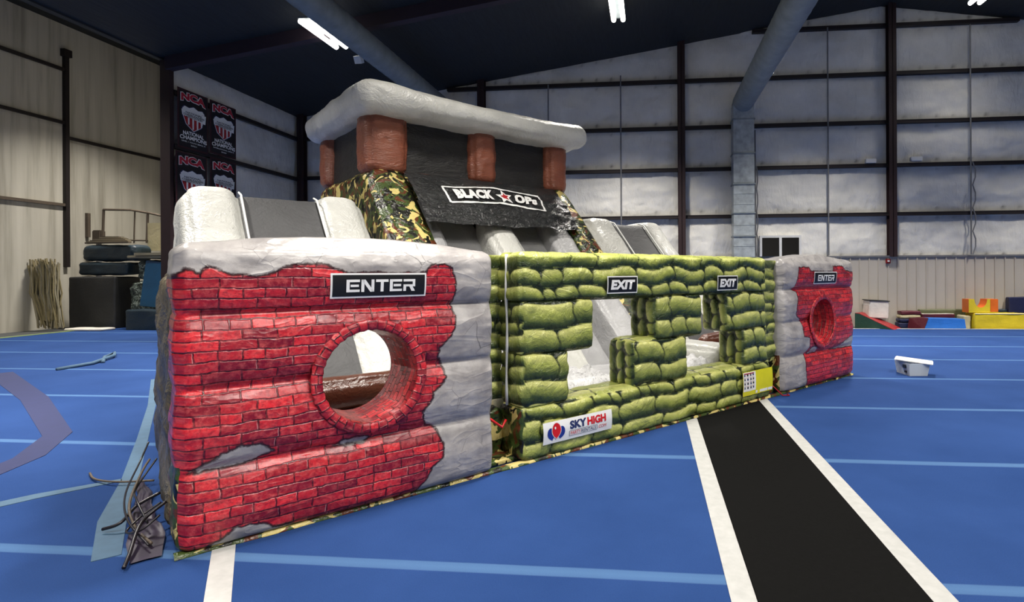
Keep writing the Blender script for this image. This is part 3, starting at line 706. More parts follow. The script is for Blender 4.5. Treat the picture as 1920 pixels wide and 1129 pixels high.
# rental company's patch
mb = MB(); u0, z0, W_, H_ = 2.475, .135, .79, .185
fn = lambda x, y, o=0.0: (x, -.052 - o - .01 * math.sin((y - z0) / H_ * PI), y)
sheet(mb, lambda x, y: fn(x, y, 0), u0, u0 + W_, z0, z0 + H_, 'white_print', 6, 8)
def balloon(cx, cy, rx, ry, mat, o, tilt=0.0):
    pts = []
    for i in range(28):
        a = 2 * PI * i / 28 + PI / 2; x = rx * math.cos(a); y = ry * math.sin(a)
        if y < 0: x *= 1 - .35 * (y / ry) ** 2
        if abs(a - PI * 1.5) < .12: y -= ry * .16
        pts.append((cx + x * math.cos(tilt) - y * math.sin(tilt), cy + x * math.sin(tilt) + y * math.cos(tilt)))
    polyfan(mb, lambda x, y: fn(x, y, o), pts[::-1], mat)
bx, by = u0 + .135, z0 + .095
balloon(bx - .055, by - .012, .038, .052, 'blue_print', .003, .25); balloon(bx + .055, by - .012, .038, .052, 'blue_print', .003, -.25)
balloon(bx, by + .012, .052, .070, 'white_print', .005); balloon(bx, by + .012, .046, .063, 'red_print', .007)
balloon(bx - .014, by + .035, .008, .011, 'white_print', .009)
fs = lambda x, y: fn(x, y, .004)
place(mb, text2d('SKY', .045), fs, u0 + .285, z0 + .088, .19, .072, 'navy_print')
place(mb, text2d('HIGH', .045), fs, u0 + .485, z0 + .088, .225, .072, 'red_print')
for a, b, c_, d_ in ((.28, .028, .60, .031), (.28, .073, .60, .076), (.277, .030, .281, .074), (.599, .030, .603, .074)): sheet(mb, fs, u0 + a, u0 + c_, z0 + b, z0 + d_, 'navy_print', 2, 1)
place(mb, text2d('PARTY', .0), fs, u0 + .293, z0 + .037, .115, .030, 'red_print'); place(mb, text2d('RENTALS', .0), fs, u0 + .415, z0 + .037, .172, .030, 'navy_print')
place(mb, text2d('.COM', .0), fs, u0 + .612, z0 + .037, .1, .030, 'red_print')
mb.build('rental_patch', sw, True)
# safety rules label
mb = MB(); u0, u1, z0, z1 = 5.39, 6.04, .11, .40
fn = lambda x, y, o=0.0: (x, -.052 - o - .008 * math.sin((y - z0) / .29 * PI) - .003 * math.sin(x * 40), y)
sheet(mb, lambda x, y: fn(x, y, 0), u0, u1, z0, z1, 'yellow_print', 8, 8); um = u0 + .27
sheet(mb, lambda x, y: fn(x, y, .002), u0 + .008, um, z0 + .055, z1 - .008, 'white_print', 4, 6)
sheet(mb, lambda x, y: fn(x, y, .002), um, u1 - .01, z0 + .012, z0 + .045, 'white_print', 4, 2)
for i in range(4):
    for j in range(4):
        cx, cy = u0 + .04 + i * .06, z0 + .085 + j * .05
        sheet(mb, lambda x, y: fn(x, y, .004), cx - .012, cx + .014, cy, cy + .024, 'black_print' if (i + j) % 3 else 'navy_print', 1, 1)
        sheet(mb, lambda x, y: fn(x, y, .004), cx - .018, cx + .02, cy + .03, cy + .034, 'darkred_print', 1, 1)
sheet(mb, lambda x, y: fn(x, y, .004), u0 + .03, um - .03, z1 - .03, z1 - .018, 'darkred_print', 2, 1)
for i in range(16):
    x = u0 + .01 + i * .04
    for yy in (z1, z0 - .006): sheet(mb, lambda x_, y_: fn(x_, y_, .001), x, x + .02, yy, yy + .006, 'black_print', 1, 1)
mb.build('rules_label', sw, True)
# flaps that tie the walls together, with a white hook-and-loop line
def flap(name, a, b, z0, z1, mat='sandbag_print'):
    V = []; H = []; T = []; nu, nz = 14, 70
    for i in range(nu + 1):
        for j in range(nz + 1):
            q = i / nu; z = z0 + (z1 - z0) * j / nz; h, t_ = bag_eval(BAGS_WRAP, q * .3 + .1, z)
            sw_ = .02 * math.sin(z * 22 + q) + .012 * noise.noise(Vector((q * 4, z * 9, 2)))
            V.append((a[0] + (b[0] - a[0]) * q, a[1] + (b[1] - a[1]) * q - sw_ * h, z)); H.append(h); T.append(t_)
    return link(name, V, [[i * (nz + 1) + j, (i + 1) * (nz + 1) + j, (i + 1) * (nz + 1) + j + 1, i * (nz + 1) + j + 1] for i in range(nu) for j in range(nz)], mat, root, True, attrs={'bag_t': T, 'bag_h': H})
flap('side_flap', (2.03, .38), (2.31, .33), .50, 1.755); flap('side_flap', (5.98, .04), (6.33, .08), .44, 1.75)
mb = MB(); mb.tube([(2.275, .19 + .008 * math.sin(i), .47 + i * .129) for i in range(11)], [.012 + .003 * math.sin(i * 2) for i in range(11)], 'white_print', 6); mb.build('webbing_strap', root, True)
# camo base and groundsheet hem
P, Fc, fid = pillow((.34, .1, .0), (8.04, 6.15, .05), .02, (60, 40, 2), 0); part('base_sheet', P, Fc, 'camo_vinyl')
mb = MB(); V = []; n = 170
for i in range(n + 1):
    u = 8.42 * i / n - .02; a = -.025 + .012 * noise.noise(Vector((u * 3, 0, 0))); V += [(u, a, .002), (u, a + .004, .024 + .006 * noise.noise(Vector((u * 5, 3, 0)))), (u, .05, .02)]
mb.add(V, [[i * 3 + j, (i + 1) * 3 + j, (i + 1) * 3 + j + 1, i * 3 + j + 1] for i in range(n) for j in (0, 1)], 'camo_vinyl'); mb.build('base_hem', root, True)
P, Fc, fid = pillow((2.02, .30, .0), (2.32, .8, .42), .05, (8, 8, 8), .0, crumple(.05, 5)); part('connector_sleeve', P, Fc, 'camo_vinyl')
P, Fc, fid = pillow((6.06, .16, .0), (6.35, .8, .42), .05, (8, 8, 8), .0, crumple(.05, 5)); part('connector_sleeve', P, Fc, 'camo_vinyl')
MB().tube([(2.04, .2, .42), (2.10, .16, .38), (2.20, .15, .30), (2.24, .15, .36)], .012, 'red_print', 6).build('tie_rope', root, True)
MB().tube([(6.08, .05, .2), (6.16, -.03, .1), (6.2, -.1, .02), (6.3, -.14, .012), (6.38, -.06, .012)], .008, 'darkred_print', 6).build('tie_rope', root, True)
# outer side walls
P, Fc, fid = pillow((.0, .38, .0), (.32, 1.5, 1.6), .10, (6, 24, 24), .02, crumple(.04, 3.0)); part('outer_side_wall', P, Fc, 'tan_side_vinyl')
P, Fc, fid = pillow((8.06, .38, .0), (8.38, 1.5, 1.6), .12, (6, 60, 24), .04, crumple(.045, 3.0)); part('outer_side_wall', P, Fc, 'tan_side_vinyl')

# ---- sloping parts: tall pillows whose top follows a slope
def sloped(name, u0, u1, v0, v1, hfn, mat, r=.14, puff=.03, n=(10, 44, 30), zb=0.0, amp=.012, res=4.0):
    hm = max(hfn(v0 + (v1 - v0) * q / 50) for q in range(51))
    cr = crumple(amp, res)
    P, Fc, fid = pillow((u0, v0, zb), (u1, v1, hm), r, n, puff)
    for p in P: p[2] = zb + (p[2] - zb) * (hfn(min(max(p[1], v0), v1)) - zb) / (hm - zb)
    P = np.array([p + np.array((1, 0, .6)) * amp * noise.fractal(Vector(p * res), .8, 2, 4) for p in P])
    return part(name, P, Fc, mat)
slide_h = lambda v: min(3.05, max(.35, 3.05 - 1.08 * (3.9 - v)))
climb_h = lambda v: 2.54 if v > 3.5 else max(.35, 2.54 - 1.12 * (3.5 - v))
for a, b in ((2.38, 2.97), (5.45, 5.88)): sloped('camo_side_tube', a, b, 1.1, 4.1, slide_h, 'camo_vinyl', .2, .04)
sloped('slide_divider', 3.88, 4.36, 1.3, 3.7, lambda v: slide_h(v) - .08, 'grey_vinyl', .2, .05)
sloped('slide_rail', 2.97, 3.22, 1.2, 3.8, lambda v: slide_h(v) - .22, 'grey_vinyl_mid', .12, .03)
sloped('slide_rail', 5.05, 5.5, 1.2, 3.8, lambda v: slide_h(v) - .14 + .2 * min(1, max(0, (2.9 - v) / .4)), 'grey_vinyl_mid', .18, .04)
for a, b in ((3.18, 3.92), (4.32, 5.1)): sloped('slide_lane', a, b, 1.0, 3.9, lambda v: max(.36, slide_h(v) - .5), 'grey_vinyl_mid', .05, .0)
for a, b, c_, d_ in ((.31, .86, 1.64, 2.17), (5.98, 6.62, 7.36, 7.88)):
    for p_, q_ in ((a, b), (c_, d_)): sloped('climb_side_tube', p_, q_, 1.45, 4.25, climb_h, 'grey_vinyl', .2, .04)
    sloped('climb_panel', b - .02, c_ + .02, 1.5, 4.2, lambda v: climb_h(v) - .05, 'climb_mesh', .03, 0.0, amp=.01)
    mb = MB()
    for uu in (b - .005, c_ + .005): mb.tube([(uu, v_, climb_h(v_) - .0) for v_ in np.linspace(2.1, 3.6, 12)], .012, 'white_print', 6)
    mb.build('seam_piping', root, True)
# crawl-over logs behind the brick walls
for a, b in ((.30, 2.3), (6.1, 8.1)):
    P, Fc, fid = pillow((a, .98, .44), (b, 1.22, .70), .11, (30, 4, 4), .03, crumple(.008, 4)); part('crawl_log', P, Fc, 'brown_vinyl')
    P, Fc, fid = pillow((a, .75, .05), (b, 1.55, .42), .12, (20, 8, 6), .03); part('lane_floor', P, Fc, 'grey_vinyl_mid')
# landing bed and crumpled sheet
P, Fc, fid = pillow((2.9, .34, .04), (5.6, 1.75, .36), .08, (40, 20, 6), .03, crumple(.012, 3)); part('landing_bed', P, Fc, 'grey_vinyl_mid')
P, Fc, fid = pillow((2.34, .34, .04), (2.9, 1.75, .62), .12, (10, 20, 10), .04, crumple(.01, 3)); part('landing_bolster', P, Fc, 'grey_vinyl')
P, Fc, fid = pillow((5.5, .34, .04), (6.02, 1.75, .62), .12, (10, 20, 10), .04, crumple(.01, 3)); part('landing_bolster', P, Fc, 'grey_vinyl')
def cloth_pile(u0, u1, v0, v1, zb, name='crumpled_cover'):
    nx, ny = 70, 46; V = []
    for i in range(nx + 1):
        for j in range(ny + 1):
            a, b = i / nx, j / ny
            u = u0 + (u1 - u0) * a + .05 * noise.noise(Vector((b * 4, 1, 0))); v_ = v0 + (v1 - v0) * b + .09 * noise.noise(Vector((a * 6, 2, 5))) * (1 - b)
            f_ = noise.fractal(Vector((u * 3.2, v_ * 3.2, 3)), .6, 2.1, 5); e = min(1, min(a, 1 - a, b, 1 - b) * 9)
            V.append((u, v_, zb + .012 + (.055 + .10 * abs(f_)) * e))
    return link(name, V, [[i * (ny + 1) + j, (i + 1) * (ny + 1) + j, (i + 1) * (ny + 1) + j + 1, i * (ny + 1) + j + 1] for i in range(nx) for j in range(ny)], 'white_sheet', root, True)
cloth_pile(2.95, 4.0, .38, 1.5, .385); cloth_pile(4.5, 5.75, .38, 1.2, .385)

# ---- tower
P, Fc, fid = pillow((2.40, 3.95, .0), (5.87, 6.2, 3.05), .15, (20, 14, 18), .04, crumple(.02, 2.5)); tower = part('tower_body', P, Fc, 'camo_vinyl')
def post(u0, u1, v0, v1, z0=3.0, z1=3.95):
    P, Fc, fid = pillow((u0, v0, z0), (u1, v1, z1), .14, (10, 10, 16), .035, crumple(.014, 6)); part('tower_post', P, Fc, 'rust_vinyl', tower)
post(2.42, 2.97, 3.88, 4.4); post(4.0, 4.43, 3.88, 4.2); post(5.45, 5.88, 3.88, 4.4); post(2.42, 2.8, 5.8, 6.2); post(5.5, 5.88, 5.8, 6.2)
def net(p0, p1, z0, z1):
    V = []; nx, nz = 24, 12; p0 = Vector(p0); p1 = Vector(p1); d = p1 - p0; nr = Vector((d.y, -d.x, 0)).normalized()
    for i in range(nx + 1):
        for j in range(nz + 1):
            p = p0 + d * (i / nx) + nr * (.012 * noise.fractal(Vector((i * .12, j * .5, z0)), .8, 2, 3)); V.append((p.x, p.y, z0 + (z1 - z0) * j / nz))
    F1 = [[i * (nz + 1) + j, (i + 1) * (nz + 1) + j, (i + 1) * (nz + 1) + j + 1, i * (nz + 1) + j + 1] for i in range(nx) for j in range(nz)]
    o = link('window_net', V, F1, 'mesh_black', tower, True); return o
net((2.95, 4.0, 0), (4.02, 4.0, 0), 3.0, 3.95); net((4.4, 4.0, 0), (5.48, 4.0, 0), 3.0, 3.95); net((2.52, 5.85, 0), (2.52, 4.35, 0), 2.95, 3.95); net((5.78, 4.35, 0), (5.78, 5.85, 0), 2.95, 3.95); net((5.5, 6.1, 0), (2.8, 6.1, 0), 2.95, 3.95)
MB().tube([(u, 3.90, 3.045 + .004 * math.sin(u * 20)) for u in np.linspace(2.9, 5.5, 30)], .014, 'rust_vinyl', 6).build('sill_piping', tower, True)
# roof: padded slab with raised front corner lumps
def roof_disp(P, nrm, fid):
    Q = P.copy()
    for p in Q:
        a = (p[0] - 2.17) / 3.98; b = (p[1] - 3.52) / 2.85
        ex = min(a, 1 - a); ey = min(b, 1 - b)
        ring = math.exp(-(min(ex * 3.98, ey * 2.85) / .34) ** 2)
        lump = math.exp(-((a - .1) / .16) ** 2) * .05 + math.exp(-((a - .93) / .09) ** 2) * .02
        if p[2] > 3.9: p[2] += -.05 * (1 - ring) + lump - .04 * (1 if ex > .2 else ex / .2) * .6
        n_ = noise.fractal(Vector(p * 2.3), .8, 2, 4) * .022; p[2] += n_; p[1] += n_
    return Q
P, Fc, fid = pillow((2.2, 3.56, 3.80), (6.15, 6.37, 4.2), .2, (60, 44, 6), .015, roof_disp); part('roof_pad', P, Fc, 'roof_vinyl', tower)
# BLACK OPS drape
def drape(u, s_, o=0.0):   # s_ 0 top .. 1 bottom
    top = Vector((u, 3.87, 3.03)); bot = Vector((u, 3.10 + .02 * (u - 2.9), 2.27))
    p = top.lerp(bot, s_); nr = Vector((0, -.70, .71))
    amp = .010 + .035 * s_ * (.4 + .6 * min(1, max(0, (u - 3.2) / 1.2)))
    return p + nr * (.03 + .05 * math.sin(PI * s_) + amp * noise.fractal(Vector((u * 2.0, s_ * 5, 0)), .7, 2.1, 5) + o)
mb = MB(); sheet(mb, lambda u, s_: drape(u, s_), 2.88, 5.52, 0, 1.0, 'banner_black', 150, 50); dr = mb.build('name_drape', root, True)
mb = MB()
def dq(quad):   # map unit square to (u, s) inside four corners given as tl, tr, br, bl
    (a, b, c_, d_) = [np.array(q, float) for q in quad]
    def f(x, y, o=.016):
        top = a + (b - a) * x; bot = d_ + (c_ - d_) * x; q = bot + (top - bot) * y; return drape(q[0], q[1], o)
    return f
TL, TM, TR, BR, BM, BL_ = (3.33, .31), (4.22, .20), (5.03, .30), (4.98, .66), (4.17, .56), (3.35, .64)
def edge(a, b, wd=.018, o=.014):
    a, b = np.array(a), np.array(b); d = b - a; d = d / np.linalg.norm(d); p = np.array((-d[1], d[0])) * wd
    n = 24; V = []
    for i in range(n + 1):
        q = a + (b - a) * i / n; V += [drape(*(q - p), o), drape(*(q + p), o)]
    mb.add(V, [[2 * i, 2 * i + 1, 2 * i + 3, 2 * i + 2] for i in range(n)], 'white_print')
for a, b in ((TL, TM), (TM, TR), (TR, BR), (BR, BM), (BM, BL_), (BL_, TL)): edge(a, b)
place(mb, text2d('BLACK', .075, 0, 1.12), lambda x, y: dq(((3.46, .37), (4.16, .29), (4.12, .50), (3.48, .57)))(x, y, .032), 0, 0, 1, 1, 'white_print')
place(mb, text2d('OPs', .07, 0, 1.1), lambda x, y: dq(((4.52, .34), (4.93, .38), (4.86, .57), (4.47, .53)))(x, y, .032), 0, 0, 1, 1, 'white_print')
def star(cx, cy, r, mat, o):
    pts = [(cx + r * (1 if i % 2 == 0 else .42) * math.sin(i * PI / 5), cy - r * 1.15 * (1 if i % 2 == 0 else .42) * math.cos(i * PI / 5)) for i in range(10)]
    V = [drape(*p, o) for p in pts] + [drape(cx, cy, o + .004)]; mb.add(V, [[i, (i + 1) % 10, 10] for i in range(10)], mat)
star(4.33, .42, .145, 'white_print', .020); star(4.33, .42, .075, 'darkred_print', .026)
mb.build('name_lettering', dr, True)

# ================================================================== THINGS ON THE FLOOR
def strip(name, pts, wd, mat, label, cat='tape', z=.004, group=None):
    """flat tape following a floor polyline; wd = width or list of widths"""
    mb = MB(); pts = [Vector((p[0], p[1], 0)) for p in pts]; n = len(pts); V = []
    ws = wd if isinstance(wd, (list, tuple)) else [wd] * n
    for i, p in enumerate(pts):
        d = (pts[min(i + 1, n - 1)] - pts[max(i - 1, 0)]).normalized(); q = Vector((-d.y, d.x, 0)) * ws[i] / 2
        V += [p - q, p + q, p - q + Vector((0, 0, z)), p + q + Vector((0, 0, z))]
    F1 = []
    for i in range(n - 1):
        a = 4 * i; b = a + 4; F1 += [[a + 2, b + 2, b + 3, a + 3], [a, b, b + 2, a + 2], [a + 1, a + 3, b + 3, b + 1]]
    F1 += [[0, 2, 3, 1], [4 * n - 4, 4 * n - 3, 4 * n - 1, 4 * n - 2]]
    mb.add(V, F1, mat); return tag(mb.build(name), label, cat, group)
strip('black_runner_mat', [(.93, -3), (.93, 5), (.93, 10.9)], .84, 'black_mat', 'long black runner mat between two white tape lines, running under the inflatable', 'mat', .004)
strip('tape_line', [(.45, -3), (.45, 5), (.45, 10.9)], .13, 'white_tape', 'white tape line along the left edge of the black runner mat', 'tape')
strip('tape_line', [(1.41, -3), (1.41, 5), (1.41, 10.9)], .12, 'white_tape', 'white tape line along the right edge of the black runner mat', 'tape')
strip('tape_line', [(-2.62, 3.24), (-2.10, 2.54), (-1.4, 1.6)], .115, 'white_tape', 'short white tape line coming out from under the left brick wall corner', 'tape')
strip('tape_line', [(-5.6, 2.2), (-4.75, 3.15), (-4.42, 3.65), (-4.1, 4.0)], [.2, .15, .12, .06], 'pale_tape', 'pale blue tape running diagonally across the blue floor at far left edge', 'tape')
strip('tape_line', [(-7.6, 7.95), (-6.1, 6.35), (-4.95, 5.05), (-4.05, 4.02), (-3.5, 3.35), (-3.05, 2.88)], [.07, .08, .09, .11, .15, .13], 'pale_tape', 'long pale blue-grey tape beside the left side of the inflatable', 'tape')
strip('tape_line', [(-10.69, 8.3), (-8.0, 6.6), (-5.95, 5.12), (-5.45, 4.45), (-5.2, 3.7)], [.3, .26, .22, .22, .22], 'navy_tape', 'dark navy V-shaped tape mark on the floor at far left', 'tape')
mb = MB(); mb.tube([(-10.0, 8.6, .02), (-10.0, 9.2, .03), (-10.4, 10.0, .05), (-10.9, 10.5, .03), (-10.6, 10.0, .02), (-10.2, 9.6, .03), (-10.0, 9.4, .02)], .03, 'pale_tape', 8)
tag(mb.build('floor_strap', None, True), 'thin looped pale strap lying on the blue floor below the equipment pile', 'strap')
# tarp scrap and cables at the inflatable's left corner
def patch(name, quad, nx, ny, zf, mat, label, cat):
    a, b, c_, d_ = [Vector((p[0], p[1], 0)) for p in quad]; V = []
    for i in range(nx + 1):
        for j in range(ny + 1):
            x, y = i / nx, j / ny; p = (a.lerp(b, x)).lerp(d_.lerp(c_, x), y); p = p + Vector((noise.noise(p * 4) * .04, noise.noise(p * 4 + Vector((9, 0, 0))) * .04, 0)); p.z = zf(x, y, p); V.append(p)
    mb = MB(); mb.add(V, [[i * (ny + 1) + j, (i + 1) * (ny + 1) + j, (i + 1) * (ny + 1) + j + 1, i * (ny + 1) + j + 1] for i in range(nx) for j in range(ny)], mat)
    return tag(mb.build(name, None, True), label, cat)
patch('dark_tarp', ((-4.0, 4.05), (-3.72, 3.86), (-2.74, 2.92), (-2.86, 2.80)), 40, 14, lambda x, y, p: .012 + .08 * abs(noise.fractal(p * 2.5, .7, 2, 4)) * math.sin(PI * min(1, max(0, y))), 'tarp_dark',
      'crumpled dark purple tarp scrap on the floor at the inflatable left corner', 'tarp')
cbl = empty('cable_bundle', (-3.2, 3.5, 0), 0, 'tangle of black cables lying beside the lower left corner of the inflatable', 'cable')
def curve(pts, n=6):
    out = []; P = [Vector(p) for p in pts]; P = [P[0]] + P + [P[-1]]
    for i in range(1, len(P) - 2):
        for q in range(n):
            t_ = q / n; a, b, c_, d_ = P[i - 1], P[i], P[i + 1], P[i + 2]
            out.append(.5 * ((2 * b) + (c_ - a) * t_ + (2 * a - 5 * b + 4 * c_ - d_) * t_ * t_ + (3 * b - a - 3 * c_ + d_) * t_ ** 3))
    return out + [P[-2]]
CP = [[(-3.86, 4.02, .3), (-3.82, 3.9, .18), (-3.5, 3.47, .12), (-3.15, 3.14, .1), (-2.84, 2.96, .05)], [(-3.7, 3.86, .22), (-3.55, 3.64, .2), (-3.3, 3.3, .13), (-3.12, 3.16, .05), (-2.86, 3.0, .04)],
      [(-3.2, 3.42, .16), (-3.25, 3.3, .12), (-3.25, 3.19, .06), (-3.34, 3.16, .03)], [(-3.08, 3.3, .15), (-3.12, 3.2, .1), (-3.1, 3.08, .06), (-2.95, 3.02, .1), (-2.9, 3.1, .16)],
      [(-3.75, 3.95, .03), (-4.0, 3.9, .03), (-4.25, 3.96, .02), (-4.45, 4.1, .012)], [(-2.95, 3.2, .2), (-3.0, 3.08, .12), (-2.86, 2.86, .04), (-2.80, 2.77, .02)],
      [(-3.45, 3.66, .3), (-3.45, 3.5, .15), (-3.2, 3.25, .18), (-3.0, 3.12, .1)]]
for i, c_ in enumerate(CP): MB().tube(curve([(a + 3.2 - .02, b - 3.5 - .01, z) for a, b, z in c_]), .006 + .002 * (i % 3), 'cable_black' if i % 3 != 1 else 'rusty_rail', 8).build('cable', cbl, True)
# plastic tub with skewed lid
t = empty('storage_tub', (4.07, 9.15, 0), math.radians(6), 'clear plastic storage tub with skewed white lid standing alone on the blue floor', 'storage box')
mb = MB(); V = []
for z, k_ in ((.0, .86), (.19, 1.0), (.19, .95), (.012, .82)):
    V += [(a * .16 * k_, b * .21 * k_, z) for a, b in ((-1, -1), (1, -1), (1, 1), (-1, 1))]
mb.add(V, [[i, (i + 1) % 4, 4 + (i + 1) % 4, 4 + i] for i in range(4)] + [[4 + i, 4 + (i + 1) % 4, 8 + (i + 1) % 4, 8 + i] for i in range(4)] + [[8 + i, 8 + (i + 1) % 4, 12 + (i + 1) % 4, 12 + i] for i in range(4)] + [[3, 2, 1, 0], [12, 13, 14, 15]], 'clear_plastic')
mb.build('tub', t)
MB().box((-.26, -.18, .0), (.26, .18, .022), 'white_print', Matrix.Translation((.03, 0, .20)) @ Matrix.Rotation(math.radians(-32), 4, 'Z') @ Matrix.Rotation(math.radians(5), 4, 'Y'), .01).build('lid', t)
MB().box((-.17, -.12, .11), (-.145, -.04, .16), 'black_print').build('latch', t)
MB().box((-.16, -.12, .04), (-.135, -.07, .07), 'black_print').build('sticker', t)

# ---- soft play mats along the back wall
def soft(name, lo, hi, mat, label, cat='mat', rz=0.0, r=.03, top=None, group=None):
    ce = [(lo[0] + hi[0]) / 2, (lo[1] + hi[1]) / 2, lo[2]]
    P, Fc, fid = pillow((lo[0] - ce[0], lo[1] - ce[1], 0), (hi[0] - ce[0], hi[1] - ce[1], hi[2] - lo[2]), r, (14, 10, 8), .006, crumple(.012, 4, lo[0]))
    names = [mat] if not top else [mat, top]; mi = [1 if top and all(fid[i] == 5 for i in f) else 0 for f in Fc]
    o = link(name, P, Fc, names, None, True, mi=mi); o.location = ce; o.rotation_euler.z = rz; return tag(o, label, cat, group)
G0 = -.03
t = empty('wedge_mat', (6.42, 16.78, G0), math.radians(-38), 'red wedge mat with dark green side, beneath the white foam block', 'mat')
fn = lambda p, d: (p[0], d, p[1])
mb = MB(); mb.prism([(-.42, 0), (.62, 0), (.62, .03), (-.30, .44), (-.42, .45)], fn, -.27, .36, 'mat_red', 'mat_red'); mb.build('wedge_body', t)
mb = MB(); mb.prism([(-.42, .002), (.60, .002), (.60, .02), (-.30, .43), (-.42, .44)], fn, -.285, -.272, 'mat_green'); mb.build('side_cover', t)
fb = MB(); fb.box((-.27, -.25, 0), (.27, .25, .50), 'mat_white', Matrix.Rotation(math.radians(3), 4, 'Y'), .02); fb.box((-.29, -.27, .49), (.28, .27, .515), 'mat_black', Matrix.Rotation(math.radians(3), 4, 'Y'))
fbo = fb.build('foam_block'); fbo.location = (6.56, 17.03, .27); tag(fbo, 'white square foam block sitting on the red wedge mat', 'foam block')
for i, (z0, z1, m_, lb) in enumerate(((G0, .13, 'mat_navy', 'navy folded mat, lowest of the small stack beside the red wedge'), (.13, .23, 'mat_navy', 'dark blue folded mat, second from bottom of the small stack beside red wedge'),
                                      (.23, .32, 'mat_cream', 'thin cream-edged folded mat, second from top of the small stack beside red wedge'), (.32, .43, 'mat_maroon', 'dark maroon folded mat, topmost of the small stack beside the red wedge'))):
    soft('folding_mat', (7.22 + .02 * i, 17.0, z0 + .012 * i), (7.80 + .01 * i, 17.3, z1 + .012 * i - .008), m_, lb, 'mat', 0, .025, None, 'folded mats stacked beside the red wedge')
t = empty('trapezoid_block', (8.17, 16.74, G0), 0, 'bright blue slanted foam block with dark maroon end, in front of maroon mat', 'foam block')
mb = MB(); mb.prism([(-.5, 0), (.62, 0), (.58, .30), (-.38, .32)], fn, -.25, .2, 'mat_blue'); mb.build('block_body', t)
mb = MB(); mb.add([(-.505, -.255, 0), (-.385, -.255, .33), (-.70, .2, .30), (-.75, .2, 0)], [[0, 1, 2, 3]], 'mat_maroon'); mb.add([(-.5, -.255, 0), (-.385, -.255, .33), (-.70, .2, .30), (-.75, .2, 0), (-.45, .2, 0), (-.35, .2, .33)], [[1, 2, 5], [3, 4, 5, 2]], 'mat_maroon'); mb.build('end_cover', t)
soft('folding_mat', (7.86, 17.0, G0), (8.75, 17.11, .24), 'mat_navy', 'dark blue folded mat standing behind the bright blue foam block')
soft('folding_mat', (7.86, 17.0, .25), (8.75, 17.11, .38), 'mat_maroon', 'maroon mat with pale top edge behind the bright blue foam block', 'mat', 0, .02, 'mat_white')
soft('long_mat', (7.86, 17.15, G0), (9.85, 17.32, .50), 'mat_olive', 'long olive and grey mat against the wainscot behind the yellow block')
soft('landing_mat', (8.84, 16.72, G0), (9.04, 17.08, .35), 'mat_cream', 'narrow tan mat squeezed at the left end of the yellow block')
yb = soft('landing_mat', (9.08, 16.6, G0), (10.42, 17.1, .42), 'mat_yellow', 'big yellow rectangular foam block with pale piping along the back wall', 'foam block')
mb = MB()
for z in (.44, .01): mb.tube([(-.67, -.255, z), (.67, -.255, z)], .012, 'mat_white', 6)
mb.build('piping', yb)
t = empty('foam_cradle', (9.33, 16.85, .44), 0, 'yellow and orange foam block with a scooped U hollow, on the yellow block', 'foam block')
arc = [(.22 * math.cos(a) - .07, .40 - .26 * math.sin(a)) for a in np.linspace(0, PI, 14)]
poly = [(-.37, 0), (.22, 0), (.22, .40)] + arc + [(-.37, .40)]
poly = [(-.37, 0), (.2, 0), (.2, .38)] + [(.17 * math.cos(a) - .05, .38 - .24 * math.sin(a)) for a in np.linspace(0, PI, 14)] + [(-.37, .38)]
mb = MB(); mb.prism(poly, lambda p, d: (p[0], d, p[1]), -.17, .17, 'mat_orange', 'mat_yellow'); mb.build('scooped_body', t)
MB().box((.2, -.165, .02), (.42, .17, .38), 'mat_orange', None, .01).build('end_block', t)
MB().box((.2, -.17, .0), (.42, .17, .02), 'mat_yellow').build('base_strip', t)
soft('panel_mat', (10.3, 17.14, G0), (11.9, 17.32, .86), 'mat_navy', 'tall navy mat standing upright at the far right edge')
soft('panel_mat', (9.9, 17.16, G0), (10.26, 17.3, .5), 'mat_darkteal', 'dark low mat behind the right end of the yellow block')

# ---- equipment pile in the side bay
def blk(name, lo, hi, mat, label, cat, r=.04, amp=.02):
    P, Fc, fid = pillow((lo[0] - lo[0], 0, 0), (hi[0] - lo[0], hi[1] - lo[1], hi[2] - lo[2]), r, (14, 8, 10), .01, crumple(amp, 2, lo[2]))
    o = link(name, P, Fc, mat); o.location = lo; return tag(o, label, cat)
blk('crash_mat', (-17.85, 15.7, -.03), (-16.3, 16.6, 1.58), 'mat_black', 'big matt black crash mat block, lowest of the equipment pile by white wall', 'mat')
blk('crash_mat', (-17.65, 15.8, 1.64), (-16.0, 16.5, 2.02), 'mat_darkteal', 'dark teal folded mat lying on the big black crash mat block', 'mat', .08, .03)
blk('crash_mat', (-17.55, 15.85, 2.09), (-15.8, 16.5, 2.56), 'mat_darkteal', 'upper dark teal mat of the equipment pile, under the tan boards', 'mat', .12, .04)
mb = MB()
for i in range(7):
    mb.box((-.9 + .08 * i, -.3 + .04 * i, .03 * i), (.8 - .12 * i, -.2 + .06 * i, .03 * i + .05), 'board_tan' if i % 2 else 'rusty_rail', Matrix.Rotation(.04 * (i - 3), 4, 'Z'))
o = mb.build('timber_scraps'); o.location = (-16.65, 16.15, 2.62); tag(o, 'loose tan boards heaped on top of the dark teal mats', 'boards')['kind'] = 'stuff'
blk('netting_heap', (-16.1, 15.98, -.03), (-14.9, 16.6, 1.36), 'mottled_net', 'mottled grey-green netting heap between black block and blue mat', 'netting', .15, .14)
blk('netting_heap', (-15.72, 15.85, 1.50), (-13.6, 16.6, 2.06), 'mottled_net', 'dark mottled netting heap under the long tan slab', 'netting', .12, .06)
mb = MB(); mb.box((-15.7, 15.5, 2.14), (-13.2, 16.6, 2.22), 'board_tan', None, .02); mb.box((-15.4, 15.45, 2.225), (-14.2, 15.8, 2.3), 'board_tan'); mb.box((-13.4, 15.6, 2.02), (-13.3, 15.7, 2.14), 'board_tan')
tag(mb.build('slab_table'), 'long tan slab lying over the netting heaps left of the inflatable', 'board')
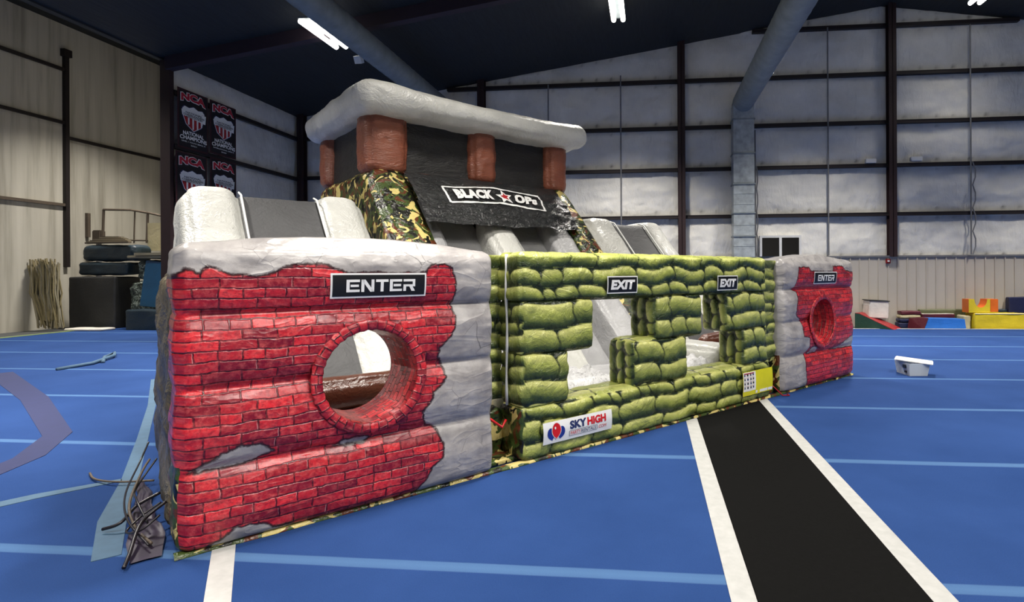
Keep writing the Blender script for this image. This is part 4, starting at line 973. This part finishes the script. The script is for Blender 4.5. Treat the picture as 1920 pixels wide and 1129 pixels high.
mb = MB(); mb.box((-.32, -.04, 0), (.32, .04, 1.4), 'mat_teal', Matrix.Rotation(.10, 4, 'Y') @ Matrix.Rotation(-.06, 4, 'X'), .02); o = mb.build('panel_mat'); o.location = (-15.05, 15.62, .66); tag(o, 'teal blue mat leaning upright against the netting heap', 'mat')
blk('crash_mat', (-15.5, 15.25, -.03), (-13.6, 15.75, .60), 'mat_darkteal', 'low dark blue mat under the leaning teal mat', 'mat', .06, .03)
t = empty('guard_rail', (-16.6, 16.56, 2.66), 0, 'rusty metal guard rail standing on top of the equipment pile', 'railing')
for x, h_ in ((-1.0, 1.1), (.1, 1.05), (.55, 1.0)): MB().tube([(x, 0, 0), (x + .04, 0, h_)], .035 if x != .1 else .02, 'rusty_rail', 8).build('post', t)
MB().tube([(-.96, 0, 1.10), (0, 0, 1.07), (.6, 0, .97), (1.3, 0, .82), (2.0, 0, .68)], .035, 'rusty_rail', 8).build('top_rail', t)
MB().tube([(-.98, 0, .12), (.62, 0, .08)], .025, 'rusty_rail', 8).build('bottom_rail', t)
MB().box((.6, -.02, -.25), (2.1, .02, .64), 'mat_cream').build('infill_sheet', t)
mb = MB(); rng = random.Random(9)
for i in range(90):
    x = rng.uniform(-.45, .45); mb.tube([(x - .25, rng.uniform(-.12, .12), 2.0 + rng.uniform(-.1, .15)), (x * 1.0 - .2 + rng.uniform(-.06, .06), rng.uniform(-.12, .12), 1.1), (x * .7 - .02 + rng.uniform(-.12, .12), rng.uniform(-.1, .1), rng.uniform(0, .3) + .02)], .02, 'straw' if i % 3 else 'board_tan', 4)
o = mb.build('straw_bundle'); o.location = (-17.85, 15.2, .0); tag(o, 'bundle of tan straw-like brush stalks left of the black crash mat', 'brush')
t = empty('pipe_stand', (-18.1, 16.9, -.03), 0, 'pale vertical pipe with a box top standing behind the straw bundle', 'stand')
MB().tube([(0, 0, 0), (0, 0, 2.9)], .07, 'conduit', 10).build('pole', t); MB().box((-.16, -.1, 2.75), (.16, .1, 3.15), 'rusty_rail', None, .03).build('box_top', t)
MB().box((-.12, -.12, 0), (.12, .12, .06), 'conduit').build('foot', t)
mb = MB(); mb.box((BX, 16.9, 2.9), (BX + .1, 17.0, 3.7), 'rusty_rail'); tag(mb.build('wall_bracket'), 'short dark upright bracket on the white bay wall', 'bracket')
t = empty('wire_stand', (-14.35, 15.95, 2.22), 0, 'spindly wire stand with round cage beside the red post', 'stand')
for x in (0, .5): MB().tube([(x, 0, 0), (x + .02, 0, 1.2)], .022, 'cable_black', 8).build('leg', t)
MB().tube([(-.25, 0, 1.15), (.1, .0, 1.3), (.6, 0, 1.25)], .02, 'rusty_rail', 8).build('crossbar', t)
mb = MB()
for k_ in range(5):
    a = k_ * PI / 5; mb.tube([(-.35 + .2 * math.cos(a) * math.cos(q), .2 * math.sin(a) * math.cos(q), .62 + .24 * math.sin(q)) for q in np.linspace(0, 2 * PI, 17)], .010, 'rusty_rail', 5)
mb.tube([(-.35, 0, .0), (-.35, 0, .40)], .015, 'rusty_rail', 6); mb.build('cage', t)
blk('floor_pad', (-17.1, 14.9, .001), (-15.9, 15.35, .07), 'mat_white', 'thin white pad on the floor in front of the black crash mat', 'mat', .03, .01)
